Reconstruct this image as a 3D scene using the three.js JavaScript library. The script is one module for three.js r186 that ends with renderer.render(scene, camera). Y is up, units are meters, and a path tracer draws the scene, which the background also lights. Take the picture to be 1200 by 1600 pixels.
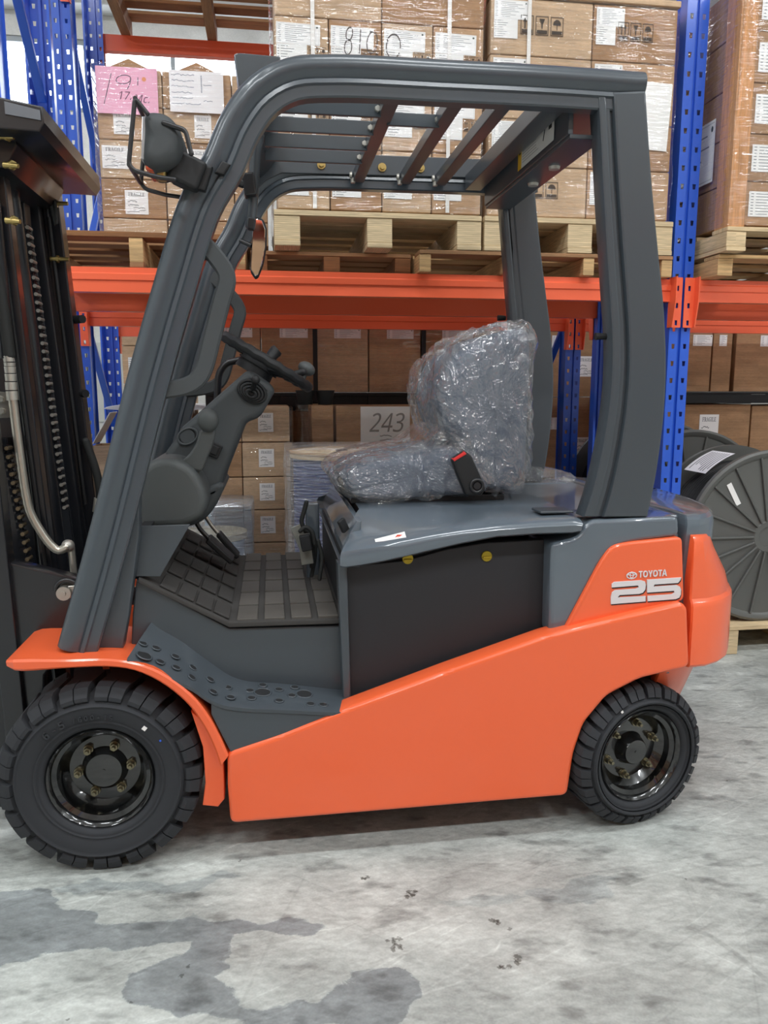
import * as THREE from 'three';
import { RoundedBoxGeometry } from 'three/addons/geometries/RoundedBoxGeometry.js';
import { mergeGeometries, toCreasedNormals, mergeVertices } from 'three/addons/utils/BufferGeometryUtils.js';
import { RectAreaLightUniformsLib } from 'three/addons/lights/RectAreaLightUniformsLib.js';
import { FontLoader } from 'three/addons/loaders/FontLoader.js';
import { TextGeometry } from 'three/addons/geometries/TextGeometry.js';

RectAreaLightUniformsLib.init();
const scene = new THREE.Scene();
const renderer = new THREE.WebGLRenderer({ antialias: true });
renderer.toneMapping = THREE.LinearToneMapping;
renderer.toneMappingExposure = 1.2;
renderer.shadowMap.enabled = true;
// camera: hand-held phone about 1.3 m up, tipped down and turned a little to the left
const camera = new THREE.PerspectiveCamera(2 * Math.atan(800 / 1202) * 180 / Math.PI, 0.75, 0.05, 60);
camera.position.set(0.47, 1.2916, 1.988);
{
  const p = 9 * Math.PI / 180, y = 8.3 * Math.PI / 180;
  camera.lookAt(0.47 + Math.sin(y) * Math.cos(p), 1.2916 - Math.sin(p), 1.988 - Math.cos(y) * Math.cos(p));
}
// daylight: pale overcast sky, it enters through the window in the back wall
scene.background = new THREE.Color(5.2, 5.6, 6.2);
// lamps: rows of white panels under the hall's ceiling, [x, z, width, depth]
const LAMP_Y = 5.9, LAMP_POWER = 30, FRONT_POWER = 62;
const LAMPS = [];
for (const x of [-4.6, -1.6, 1.4, 4.4, 7.4]) { LAMPS.push([x, 1.0, 1.5, 0.3]); LAMPS.push([x + 0.7, 4.4, 1.5, 0.3]); }
LAMPS.push([-3.4, -6.1, 1.5, 0.3], [0.2, -6.1, 1.5, 0.3], [3.8, -6.1, 1.5, 0.3]);

// ---------- helpers ----------
let seed = 7;
const rnd = () => { seed = (seed + 0x6D2B79F5) | 0; let t = Math.imul(seed ^ (seed >>> 15), 1 | seed); t = (t + Math.imul(t ^ (t >>> 7), 61 | t)) ^ t; return ((t ^ (t >>> 14)) >>> 0) / 4294967296; };
const rr = (a, b) => a + (b - a) * rnd();
const R = d => d * Math.PI / 180, lerp = (a, b, t) => a + (b - a) * t;
const used = {};
function numbered(n) { used[n] = (used[n] ?? -1) + 1; return used[n] ? `${n}_${String(used[n]).padStart(3, '0')}` : n; }
function shade(m) { m.castShadow = true; m.receiveShadow = true; return m; }
function tag(o, label, category, group, kind) {
  if (label) o.userData.label = label;
  if (category) o.userData.category = category;
  if (group) o.userData.group = group;
  if (kind) o.userData.kind = kind;
  return o;
}
function thing(name, label, category, pos = [0, 0, 0], group) {
  const o = new THREE.Group(); o.name = numbered(name); o.position.set(...pos); scene.add(o);
  return tag(o, label, category, group);
}
function merge(gs) {
  if (!Array.isArray(gs)) return gs;
  if (gs.length === 1) return gs[0];
  gs = gs.map(g => { g = g.index ? g.toNonIndexed() : g; for (const k of Object.keys(g.attributes)) if (!['position', 'normal', 'uv'].includes(k)) g.deleteAttribute(k); if (!g.attributes.normal) g.computeVertexNormals(); return g; });
  return mergeGeometries(gs);
}
function obj(name, gs, mat, parent = scene, label) {
  const m = shade(new THREE.Mesh(merge(gs), mat));
  m.name = parent === scene ? numbered(name) : name;
  if (label) m.userData.label = label;
  parent.add(m); return m;
}
function struct(name, gs, mat) { const m = obj(name, gs, mat); m.name = name; m.userData.kind = 'structure'; return m; }
// uv in metres from the side each face looks to; u runs along the grain
function boxUV(g, along = 'x', ou = 0, ov = 0) {
  if (g.index) g = g.toNonIndexed();
  const p = g.attributes.position, n = g.attributes.normal, uv = new Float32Array(p.count * 2);
  const ax = { x: 0, y: 1, z: 2 }[along], P = [0, 0, 0], N = [0, 0, 0];
  for (let i = 0; i < p.count; i += 3) {
    N[0] = N[1] = N[2] = 0;
    for (let k = 0; k < 3; k++) { N[0] += n.getX(i + k); N[1] += n.getY(i + k); N[2] += n.getZ(i + k); }
    const d = [0, 1, 2].reduce((a, b) => Math.abs(N[b]) > Math.abs(N[a]) ? b : a);
    const rest = [0, 1, 2].filter(a => a !== d); let u = rest[0], v = rest[1];
    if (v === ax) [u, v] = [v, u];
    for (let k = 0; k < 3; k++) { P[0] = p.getX(i + k); P[1] = p.getY(i + k); P[2] = p.getZ(i + k); uv[(i + k) * 2] = P[u] + ou; uv[(i + k) * 2 + 1] = P[v] + ov; }
  }
  g.setAttribute('uv', new THREE.BufferAttribute(uv, 2)); return g;
}
// box from corner to corner
function bx(x0, x1, y0, y1, z0, z1) { const g = new THREE.BoxGeometry(Math.abs(x1 - x0), Math.abs(y1 - y0), Math.abs(z1 - z0)); g.translate((x0 + x1) / 2, (y0 + y1) / 2, (z0 + z1) / 2); return g; }
function rb(x0, x1, y0, y1, z0, z1, r = 0.006, s = 1) {
  const w = Math.abs(x1 - x0), h = Math.abs(y1 - y0), d = Math.abs(z1 - z0);
  const g = new RoundedBoxGeometry(w, h, d, s, Math.min(r, w / 2.01, h / 2.01, d / 2.01)); g.translate((x0 + x1) / 2, (y0 + y1) / 2, (z0 + z1) / 2); return g;
}
const V = (x, y, z) => new THREE.Vector3(x, y, z);
function smooth(pts, n, closed = true) {
  const c = new THREE.CatmullRomCurve3(pts.map(p => V(p[0], p[1], p[2] ?? 0)), closed, 'centripetal');
  const out = c.getSpacedPoints(n); if (closed) out.pop(); return out.map(p => [p.x, p.y, p.z]);
}
// polygon in x, y (optional rounded corners) carried from z0 (near) to z1 (far) with a bevel
function roundPoly(pts, r, seg = 4) {
  const out = [], n = pts.length;
  for (let i = 0; i < n; i++) {
    const a = pts[(i + n - 1) % n], b = pts[i], c = pts[(i + 1) % n], rad = b[2] ?? r;
    if (!rad) { out.push([b[0], b[1]]); continue; }
    const la = Math.hypot(a[0] - b[0], a[1] - b[1]), lc = Math.hypot(c[0] - b[0], c[1] - b[1]), k = Math.min(rad, la * 0.45, lc * 0.45);
    const p = [b[0] + (a[0] - b[0]) / la * k, b[1] + (a[1] - b[1]) / la * k], q = [b[0] + (c[0] - b[0]) / lc * k, b[1] + (c[1] - b[1]) / lc * k];
    for (let s = 0; s <= seg; s++) { const t = s / seg, u = 1 - t; out.push([u * u * p[0] + 2 * u * t * b[0] + t * t * q[0], u * u * p[1] + 2 * u * t * b[1] + t * t * q[1]]); }
  }
  return out;
}
function ext(pts, zn, zf, bev = 0.004, rad = 0, holes = [], bseg = 2) {
  const sh = new THREE.Shape((rad ? roundPoly(pts, rad) : pts).map(p => new THREE.Vector2(p[0], p[1])));
  for (const h of holes) sh.holes.push(new THREE.Path(h.map(p => new THREE.Vector2(p[0], p[1]))));
  const z1 = Math.max(zn, zf), z0 = Math.min(zn, zf), d = z1 - z0; bev = Math.min(bev, d / 2.05);
  const g = new THREE.ExtrudeGeometry(sh, { depth: d - 2 * bev, bevelEnabled: bev > 0, bevelThickness: bev, bevelSize: bev, bevelOffset: -bev, bevelSegments: bseg, steps: 1, curveSegments: 6 });
  g.translate(0, 0, z0 + bev);
  return flatCaps(toCreasedNormals(g, R(32)));
}
function flatCaps(g) { // the flat faces stay flat, only the bevels are rounded
  const p = g.attributes.position, n = g.attributes.normal, a = V(), b = V(), c = V();
  for (let i = 0; i < p.count; i += 3) {
    a.fromBufferAttribute(p, i); b.fromBufferAttribute(p, i + 1).sub(a); c.fromBufferAttribute(p, i + 2).sub(a); b.cross(c).normalize();
    if (Math.abs(b.z) > 0.9995) for (let k = 0; k < 3; k++) n.setXYZ(i + k, 0, 0, Math.sign(b.z));
  }
  return g;
}
// polygon given as [x, z] standing between heights y0 and y1
function slab(pts, y0, y1, bev = 0.003, rad = 0) { const g = ext(pts.map(p => [p[0], -p[1], p[2]]), y0, y1, bev, rad); g.rotateX(-Math.PI / 2); return g; }
function tube(pts, r, n = 24, seg = 8, tension = 'centripetal', ends = true) {
  const c = new THREE.CatmullRomCurve3(pts.map(p => V(...p)), false, tension);
  const g = [new THREE.TubeGeometry(c, n, r, seg, false)];
  if (ends) for (const t of [0, 1]) { const s = new THREE.SphereGeometry(r, seg, 4); const p = c.getPoint(t); s.translate(p.x, p.y, p.z); g.push(s); }
  return merge(g);
}
function poly3(pts, r, seg = 8, round = 0.02) { // straight runs with rounded bends
  const out = [pts[0]];
  for (let i = 1; i < pts.length - 1; i++) {
    const a = V(...pts[i - 1]), b = V(...pts[i]), c = V(...pts[i + 1]); const k = Math.min(round, a.distanceTo(b) * 0.45, b.distanceTo(c) * 0.45);
    const p = b.clone().add(a.sub(b).setLength(k)), q = b.clone().add(c.sub(b).setLength(k));
    for (let s = 0; s <= 5; s++) { const t = s / 5, u = 1 - t; out.push(p.clone().multiplyScalar(u * u).add(b.clone().multiplyScalar(2 * u * t)).add(q.clone().multiplyScalar(t * t)).toArray()); }
  }
  out.push(pts.at(-1));
  const path = new THREE.CurvePath(); for (let i = 0; i < out.length - 1; i++) path.add(new THREE.LineCurve3(V(...out[i]), V(...out[i + 1])));
  class P extends THREE.Curve { getPoint(t, o = V()) { const f = t * (out.length - 1), i = Math.min(out.length - 2, Math.floor(f)); return o.copy(V(...out[i])).lerp(V(...out[i + 1]), f - i); } getPointAt(t, o) { return this.getPoint(t, o); } getTangentAt(t, o) { return this.getTangent(t, o); } }
  const g = [new THREE.TubeGeometry(new P(), out.length - 1, r, seg, false)];
  for (const p of [out[0], out.at(-1)]) { const s = new THREE.SphereGeometry(r, seg, 5); s.translate(...p); g.push(s); }
  return merge(g);
}
function cyl(a, b, r0, r1 = r0, seg = 16) { // cylinder from a to b
  const A = V(...a), B = V(...b), d = B.clone().sub(A), g = new THREE.CylinderGeometry(r1, r0, d.length(), seg);
  g.applyQuaternion(new THREE.Quaternion().setFromUnitVectors(V(0, 1, 0), d.clone().normalize())); g.translate((A.x + B.x) / 2, (A.y + B.y) / 2, (A.z + B.z) / 2); return g;
}
function bar(a, b, w, d, r = 0.004) { // rounded bar from a to b, w across the x-y plane, d along z
  const A = V(...a), B = V(...b), L = A.distanceTo(B), g = new RoundedBoxGeometry(w, L, d, 1, Math.min(r, w / 2.01, d / 2.01));
  const y = B.clone().sub(A).normalize(), z0 = Math.abs(y.z) > 0.9 ? V(1, 0, 0) : V(0, 0, 1), x = y.clone().cross(z0).normalize(), z = x.clone().cross(y);
  g.applyMatrix4(new THREE.Matrix4().makeBasis(x, y, z)); g.translate((A.x + B.x) / 2, (A.y + B.y) / 2, (A.z + B.z) / 2); return g;
}
// skin over rings of points (all the same length)
function loft(rings, { closed = true, cap0 = true, cap1 = true, crease = 30, uvs = 1 } = {}) {
  const n = rings[0].length, pos = [], uv = [], idx = [];
  rings.forEach((r, i) => r.forEach((p, j) => { pos.push(...p); uv.push(j / n * uvs, i / (rings.length - 1)); }));
  const m = closed ? n : n - 1;
  for (let i = 0; i < rings.length - 1; i++) for (let j = 0; j < m; j++) {
    const a = i * n + j, b = i * n + (j + 1) % n, c = a + n, d = b + n; idx.push(a, b, d, a, d, c);
  }
  const capit = (ri, flip) => {
    const r = rings[ri], c = r.reduce((s, p) => [s[0] + p[0] / n, s[1] + p[1] / n, s[2] + p[2] / n], [0, 0, 0]), k = pos.length / 3; pos.push(...c); uv.push(0.5, 0.5);
    for (let j = 0; j < n; j++) { const a = ri * n + j, b = ri * n + (j + 1) % n; flip ? idx.push(k, b, a) : idx.push(k, a, b); }
  };
  if (closed && cap0) capit(0, true); if (closed && cap1) capit(rings.length - 1, false);
  if (closed) { // faces look outwards
    let vol = 0; const q = i => [pos[i * 3], pos[i * 3 + 1], pos[i * 3 + 2]], o = q(0);
    for (let i = 0; i < idx.length; i += 3) { const [a, b, c] = [q(idx[i]), q(idx[i + 1]), q(idx[i + 2])].map(p => [p[0] - o[0], p[1] - o[1], p[2] - o[2]]); vol += a[0] * (b[1] * c[2] - b[2] * c[1]) + a[1] * (b[2] * c[0] - b[0] * c[2]) + a[2] * (b[0] * c[1] - b[1] * c[0]); }
    if (vol < 0) for (let i = 0; i < idx.length; i += 3) [idx[i], idx[i + 1]] = [idx[i + 1], idx[i]];
  }
  const g = new THREE.BufferGeometry(); g.setAttribute('position', new THREE.Float32BufferAttribute(pos, 3)); g.setAttribute('uv', new THREE.Float32BufferAttribute(uv, 2)); g.setIndex(idx);
  return crease >= 180 ? (g.computeVertexNormals(), g) : toCreasedNormals(g, R(crease));
}
// padded body: outline in x, y (counter-clockwise), from z near to z far, rounded by r, optional bump(x, y, z) in metres
function puff(out, zn, zf, r, { bump = null, cap = 5, mid = 8, seg = 5, crease = 180 } = {}) {
  const n = out.length, cx = out.reduce((s, p) => s + p[0], 0) / n, cy = out.reduce((s, p) => s + p[1], 0) / n;
  const ring = (inset, z) => out.map(([x, y]) => { const d = Math.hypot(x - cx, y - cy), k = Math.max(0, (d - inset) / d); return [cx + (x - cx) * k, cy + (y - cy) * k, z]; });
  const shrink = (t, z) => ring(r, z).map(([x, y]) => [lerp(cx, x, t), lerp(cy, y, t), z]);
  const rings = [];
  for (let i = 0; i < cap; i++) rings.push(shrink((i + 0.03) / cap, zf));
  for (let i = 0; i <= seg; i++) { const a = i / seg * Math.PI / 2; rings.push(ring(r * (1 - Math.sin(a)), zf + r * (1 - Math.cos(a)))); }
  for (let i = 1; i < mid; i++) rings.push(ring(0, lerp(zf + r, zn - r, i / mid)));
  for (let i = seg; i >= 0; i--) { const a = i / seg * Math.PI / 2; rings.push(ring(r * (1 - Math.sin(a)), zn - r * (1 - Math.cos(a)))); }
  for (let i = cap - 1; i >= 0; i--) rings.push(shrink((i + 0.03) / cap, zn));
  if (bump) {
    for (const rg of rings) for (const p of rg) {
      const b = bump(p[0], p[1], p[2]), d = V(p[0] - cx, p[1] - cy, (p[2] - (zn + zf) / 2)); d.normalize();
      p[0] += d.x * b; p[1] += d.y * b; p[2] += d.z * b;
    }
  }
  return loft(rings, { crease });
}
function area(p) { let s = 0; p.forEach((a, i) => { const b = p[(i + 1) % p.length]; s += a[0] * b[1] - b[0] * a[1]; }); return s; }
const ccw = p => area(p) < 0 ? p.slice().reverse() : p;

// ---------- noise and textures ----------
const PERM = new Uint8Array(512); { const a = [...Array(256).keys()]; for (let i = 255; i > 0; i--) { const j = Math.floor(rnd() * (i + 1)); [a[i], a[j]] = [a[j], a[i]]; } for (let i = 0; i < 512; i++) PERM[i] = a[i & 255]; }
function vn(x, y, px = 256, py = 256) { // value noise 0..1 that repeats after px, py cells
  const xi = Math.floor(x), yi = Math.floor(y), fx = x - xi, fy = y - yi, u = fx * fx * (3 - 2 * fx), v = fy * fy * (3 - 2 * fy);
  const X = ((xi % px) + px) % px, Y = ((yi % py) + py) % py, X1 = (X + 1) % px, Y1 = (Y + 1) % py;
  const h = (a, b) => PERM[PERM[a & 255] + (b & 255)] / 255;
  return lerp(lerp(h(X, Y), h(X1, Y), u), lerp(h(X, Y1), h(X1, Y1), u), v);
}
function fbm(x, y, px, py, o = 4) { let s = 0, a = 0.5, t = 0; for (let i = 0; i < o; i++) { s += a * vn(x, y, px, py); t += a; x *= 2; y *= 2; px *= 2; py *= 2; a *= 0.5; } return s / t; }
function noise3(x, y, z) { return (vn(x, y) + vn(y + 17.3, z + 5.1) + vn(z + 31.7, x + 11.9)) / 3 - 0.5; }
function texture(w, h, fn, srgb = true, mirror = false) {
  const d = new Uint8Array(w * h * 4);
  for (let j = 0; j < h; j++) for (let i = 0; i < w; i++) { const c = fn(i / w, j / h), k = (j * w + i) * 4; d[k] = c[0]; d[k + 1] = c[1]; d[k + 2] = c[2]; d[k + 3] = 255; }
  const t = new THREE.DataTexture(d, w, h); t.magFilter = THREE.LinearFilter; t.minFilter = THREE.LinearFilter;
  t.wrapS = t.wrapT = mirror ? THREE.MirroredRepeatWrapping : THREE.RepeatWrapping; if (srgb) t.colorSpace = THREE.SRGBColorSpace; t.needsUpdate = true; return t;
}
const clamp = v => Math.max(0, Math.min(255, v));
function rep(t, sx, sy) { t.repeat.set(1 / sx, 1 / sy); return t; } // metres per tile
function canvasTex(w, h, draw) { const c = document.createElement('canvas'); c.width = w; c.height = h; draw(c.getContext('2d'), w, h); const t = new THREE.CanvasTexture(c); t.colorSpace = THREE.SRGBColorSpace; return t; }

const tCard = rep(texture(512, 512, (u, v) => {
  const f = fbm(u * 6, v * 12, 6, 12, 4) - 0.5, g = fbm(u * 40, v * 220, 40, 220, 2) - 0.5, e = vn(u * 3, v * 130, 3, 130) - 0.5;
  const k = 1 + f * 0.18 + g * 0.12 + e * 0.09; return [clamp(197 * k), clamp(168 * k), clamp(137 * k)];
}), 0.6, 0.6);
const tCardBump = rep(texture(256, 256, (u, v) => { const c = 128 + 60 * (vn(u * 3, v * 64, 3, 64) - 0.5) + 90 * (fbm(u * 4, v * 4, 4, 4, 3) - 0.5); return [c, c, c]; }, false), 0.6, 0.6);
function woodTex(a, b, c) {
  return rep(texture(512, 256, (u, v) => {
    const w = fbm(u * 3, v * 10, 3, 10, 3) * 1.2, l = vn(u * 4 + w, v * 60 + w * 6, 256, 256), g = vn(u * 40, v * 256, 40, 256), f = fbm(u * 5, v * 6, 5, 6, 3);
    const k = 0.78 + 0.3 * l * 0.6 + 0.12 * g + 0.25 * (f - 0.4); return [clamp(a * k), clamp(b * k), clamp(c * k)];
  }), 0.8, 0.25);
}
const tWood = woodTex(226, 200, 158), tBrown = woodTex(168, 126, 88);
const tPly = rep(texture(256, 256, (u, v) => { // layered edges of veneer
  const l = (v * 14) % 1, n = vn(u * 10, Math.floor(v * 14) * 7.3, 10, 256), f = fbm(u * 20, v * 90, 20, 90, 2);
  const k = (l < 0.12 ? 0.72 : 0.95 + 0.12 * (n - 0.5)) + 0.14 * (f - 0.5); return [clamp(222 * k), clamp(198 * k), clamp(158 * k)];
}), 0.5, 0.11);
const tCrinkle = texture(512, 512, (u, v) => {
  const a = Math.abs(fbm(u * 10, v * 14, 10, 14, 3) - 0.5) * 2, b = Math.abs(fbm(u * 34 + 3, v * 44, 34, 44, 2) - 0.5) * 2, s = vn(u * 6, v * 90, 6, 90);
  const c = clamp(255 * (0.55 * (1 - a) ** 2 + 0.25 * (1 - b) ** 2 + 0.2 * s)); return [c, c, c];
}, false);
const tStretch = texture(512, 512, (u, v) => { // film pulled tight: mostly level strands, some slack puckers
  const a = 1 - Math.abs(fbm(u * 4, v * 20, 4, 20, 3) - 0.5) * 2, b = 1 - Math.abs(fbm(u * 9 + 3, v * 60, 9, 60, 2) - 0.5) * 2, s = fbm(u * 7, v * 7, 7, 7, 3);
  const c = clamp(255 * (0.45 * a ** 3 + 0.2 * b ** 2 + 0.35 * s)); return [c, c, c];
}, false);
const tFine = rep(texture(256, 256, () => { const c = 110 + 60 * rnd(); return [c, c, c]; }, false), 0.12, 0.12);

// ---------- materials ----------
const std = (color, roughness = 0.5, metalness = 0, o = {}) => new THREE.MeshStandardMaterial({ color, roughness, metalness, ...o });
const phy = (color, roughness, o = {}) => new THREE.MeshPhysicalMaterial({ color, roughness, ...o });
const M = {
  orange: phy('#ef6435', 0.42, { clearcoat: 0.55, clearcoatRoughness: 0.12 }),
  grey: phy('#3e454b', 0.42, { clearcoat: 0.4, clearcoatRoughness: 0.15 }),
  greyTube: phy('#3f474e', 0.36, { clearcoat: 0.5, clearcoatRoughness: 0.18 }),
  hood: phy('#59636c', 0.3, { clearcoat: 0.9, clearcoatRoughness: 0.06 }),
  plastic: std('#3f4345', 0.62, 0, { bumpMap: tFine, bumpScale: 0.0002 }),
  plasticLight: std('#4a4e4e', 0.55, 0, { bumpMap: tFine, bumpScale: 0.0002 }),
  black: phy('#1c1d20', 0.4, { clearcoat: 0.3, clearcoatRoughness: 0.2 }),
  door: std('#232428', 0.6),
  mast: phy('#191b20', 0.32, { clearcoat: 0.4, clearcoatRoughness: 0.15 }),
  matte: std('#1a1b1d', 0.75),
  rubber: std('#2a2c30', 0.78, 0, { bumpMap: tFine, bumpScale: 0.0003 }),
  matPad: std('#56524d', 0.8, 0, { bumpMap: tFine, bumpScale: 0.0006 }),
  mat: std('#3b3937', 0.85, 0, { bumpMap: tFine, bumpScale: 0.0006 }),
  rim: phy('#08090a', 0.22, { clearcoat: 1, clearcoatRoughness: 0.04 }),
  zinc: std('#c9c6bd', 0.45, 0.75),
  brass: std('#bba56a', 0.35, 0.9),
  steel: std('#b9b6ae', 0.35, 0.85),
  chain: std('#b9b5ad', 0.35, 0.6),
  chainDark: std('#86775f', 0.45, 0.5),
  pipe: std('#c8c4b8', 0.3, 0.75),
  mirror: std('#d6d8da', 0.04, 1),
  white: std('#eceae6', 0.6),
  silver: phy('#d8d5d6', 0.4, { clearcoat: 0.3 }),
  blue: phy('#1e5ad0', 0.4, { clearcoat: 0.5, clearcoatRoughness: 0.15 }),
  beam: phy('#fb6b44', 0.42, { clearcoat: 0.35, clearcoatRoughness: 0.2 }),
  card: std('#ffffff', 0.85, 0, { map: tCard, bumpMap: tCardBump, bumpScale: 0.0012 }),
  card2: std('#f1e6dc', 0.85, 0, { map: tCard, bumpMap: tCardBump, bumpScale: 0.0012 }),
  card3: std('#d9c7b6', 0.85, 0, { map: tCard, bumpMap: tCardBump, bumpScale: 0.0012 }),
  wood: std('#ffffff', 0.8, 0, { map: tWood }),
  wood2: std('#efdfca', 0.8, 0, { map: tWood }),
  ply: std('#ffffff', 0.8, 0, { map: tPly }),
  brown: std('#ffffff', 0.82, 0, { map: tBrown }),
  brown2: std('#dcc9b6', 0.82, 0, { map: tBrown }),
  paper: std('#f2f1ee', 0.8),
  drum: phy('#5a5b58', 0.45, { clearcoat: 0.2, clearcoatRoughness: 0.3 }),
  latch: std('#a8922c', 0.35, 0.7),
  steelDull: std('#8a8c86', 0.5, 0.5),
  rubberBlack: std('#222423', 0.7),
  blackPlastic: std('#17181a', 0.6),
};
const film = (sx, sy, o = {}) => { const t = tStretch.clone(); t.needsUpdate = true; t.repeat.set(1 / sx, 1 / sy); return phy('#ffffff', 0.06, { transmission: 1, thickness: 0, ior: 1.7, bumpMap: t, bumpScale: 0.008, side: THREE.DoubleSide, ...o }); };
const filmA = film(0.7, 0.5), filmB = film(0.5, 0.9);

// ---------- the hall ----------
const X0 = -7, X1 = 12, Z0 = -8.2, Z1 = 7.2, H = 6.6;
{
  // concrete floor: trowelled grey, damp-dark stains with a ragged outline, small scuffs
  const FX = -1.25, FW = 4.2, FZ = -2.2, FD = 3.6, S = 2048, SH = 1755;
  const stains = [
    [[-.37,-.015], [-.262,.022], [-.195,.031], [-.154,.053], [-.117,.084], [-.052,.158], [.061,.189], [.185,.197], [.294,.204], [.358,.218], [.398,.247], [.468,.248], [.561,.271], [.513,.292], [.406,.285], [.365,.31], [.357,.372], [.307,.381], [.332,.427], [.383,.49], [.451,.521], [.518,.52], [.558,.536], [.603,.495], [.636,.452], [.693,.457], [.752,.457], [.739,.487], [.757,.544], [.725,.608], [.617,.624], [.463,.602], [.384,.542], [.305,.53], [.228,.512], [.19,.493], [.139,.465], [.112,.432], [.113,.391], [.143,.365], [.19,.348], [.247,.344], [.259,.325], [.17,.307], [.053,.299], [-.022,.284], [-.086,.307], [-.167,.316], [-.245,.324]],
    [[-.124,.06], [-.033,.039], [.116,.05], [.267,.055], [.354,.052], [.335,.071], [.237,.1], [.156,.099], [.058,.089], [-.052,.094]],
    [[1.095,.241], [1.253,.194], [1.353,.214], [1.313,.262], [1.216,.284], [1.153,.27]],
    [[.872,.249], [.996,.226], [1.108,.253], [1.046,.284], [.914,.28]],
  ];
  const cv = document.createElement('canvas'); cv.width = 1024; cv.height = 878; const c = cv.getContext('2d');
  c.fillStyle = '#000'; c.fillRect(0, 0, 1024, 878);
  stains.forEach((s, i) => { c.fillStyle = ['#fff', '#777', '#666', '#444'][i]; c.beginPath(); s.forEach(([x, z], k) => { const X = (x - FX) / FW * 1024, Y = (z - FZ) / FD * 878; k ? c.lineTo(X, Y) : c.moveTo(X, Y); }); c.fill(); });
  const px = c.getImageData(0, 0, 1024, 878).data;
  const stainAt = (u, v) => { const i = Math.max(0, Math.min(1023, Math.floor(u * 1024))), j = Math.max(0, Math.min(877, Math.floor(v * 878))); return px[(j * 1024 + i) * 4] / 255; };
  const spots = []; for (let i = 0; i < 60; i++) spots.push([rr(0, 1), rr(0.3, 1), rr(0.0006, 0.0016)]);
  [[.73,.385], [.732,.368], [.807,.196], [.793,.199], [.982,.333], [1.004,.466], [.963,.476], [.691,.117]].forEach(([x, z]) => { for (let k = 0; k < 4; k++) spots.push([(x - FX) / FW + rr(-0.003, 0.003), (z - FZ) / FD + rr(-0.003, 0.003), rr(0.0009, 0.0019)]); });
  // scrapes and trowel marks: many thin strokes, pale and dark, and one long tyre mark curving at the right
  const cs = document.createElement('canvas'); cs.width = 2048; cs.height = 1755; const sg = cs.getContext('2d'); sg.fillStyle = '#808080'; sg.fillRect(0, 0, 2048, 1755); sg.lineCap = 'round';
  for (let i = 0; i < 2600; i++) { const x = rr(0, 2048), y = rr(0, 1755), a = rnd() < 0.75 ? -0.32 + rr(-0.25, 0.25) : rr(-1.4, 1.4), L = rr(10, 130) * (rnd() < 0.1 ? 2.2 : 1), c = rr(-5, 5); sg.strokeStyle = rnd() < 0.5 ? `rgba(255,255,255,${rr(0.05, 0.3)})` : `rgba(0,0,0,${rr(0.05, 0.28)})`; sg.lineWidth = rr(0.8, 3.2); sg.beginPath(); sg.moveTo(x, y); sg.quadraticCurveTo(x + Math.cos(a) * L / 2 + c, y + Math.sin(a) * L / 2 + c, x + Math.cos(a) * L, y + Math.sin(a) * L); sg.stroke(); }
  [[1.45,.424], [1.484,.456], [1.51,.52], [1.524,.582], [1.54,.659]].forEach(([x, z], i, A) => { if (!i) return; sg.strokeStyle = 'rgba(0,0,0,0.3)'; sg.lineWidth = 7; sg.beginPath(); sg.moveTo((A[i - 1][0] - FX) / FW * 2048, (A[i - 1][1] - FZ) / FD * 1755); sg.lineTo((x - FX) / FW * 2048, (z - FZ) / FD * 1755); sg.stroke(); });
  const sd = sg.getImageData(0, 0, 2048, 1755).data;
  const scratchAt = (u, v) => (sd[(Math.min(1754, Math.floor(v * 1755)) * 2048 + Math.min(2047, Math.floor(u * 2048))) * 4] - 128) / 128 * 0.26;
  const cells = {}; for (const s of spots) (cells[Math.floor(s[0] * 32) + ',' + Math.floor(s[1] * 32)] ??= []).push(s);
  const tFloor = texture(S, SH, (u, v) => {
    const x = u * FW, z = v * FD, r = x + z * 0.18, q = z - x * 0.16; // trowel strokes run a little askew
    const big = fbm(r * 3.1, q * 3.6, 256, 256, 6), st = fbm(r * 8, q * 13, 256, 256, 5), fine = fbm(r * 46, q * 100, 256, 256, 3), gr = vn(u * S * 0.6, v * SH * 0.6);
    let k = 0.95 + 0.3 * (big - 0.5) + 0.2 * (st - 0.5) + 0.2 * (fine - 0.5) + 0.08 * (gr - 0.5);
    const pale = fbm(r * 8 + 40, q * 11 + 9, 256, 256, 4); if (pale > 0.6) k += (pale - 0.6) * 0.5;
    const dark = fbm(r * 12 + 80, q * 24 + 70, 256, 256, 4); if (dark > 0.6) k -= (dark - 0.6) * 0.9;
    const sc = scratchAt(u, v); k *= 1 + sc;
    let cr = 183 * k, cg = 187 * k, cb = 182 * k;
    const w = 0.012, su = u + (fbm(x * 9, z * 14, 256, 256, 4) - 0.5) * w * 1.6, sv = v + (fbm(x * 9 + 50, z * 14 + 50, 256, 256, 4) - 0.5) * w * 2.2;
    let s = stainAt(su, sv); s = Math.min(1, s * (0.75 + 0.5 * st)); 
    if (s > 0.02) { const t = 1 - 0.23 * s; cr *= t * 0.985; cg *= t; cb *= t * (1 + 0.03 * s); }
    const ci = Math.floor(u * 32), cj = Math.floor(v * 32);
    for (let a = -1; a < 2; a++) for (let b = -1; b < 2; b++) for (const p of cells[(ci + a) + ',' + (cj + b)] ?? []) { const d = Math.hypot((u - p[0]) * FW, (v - p[1]) * FD) / FW + (gr - 0.5) * 0.0016; if (d < p[2]) { cr *= 0.7; cg *= 0.7; cb *= 0.69; } }
    return [clamp(cr), clamp(cg), clamp(cb)];
  }, true, true);
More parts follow.
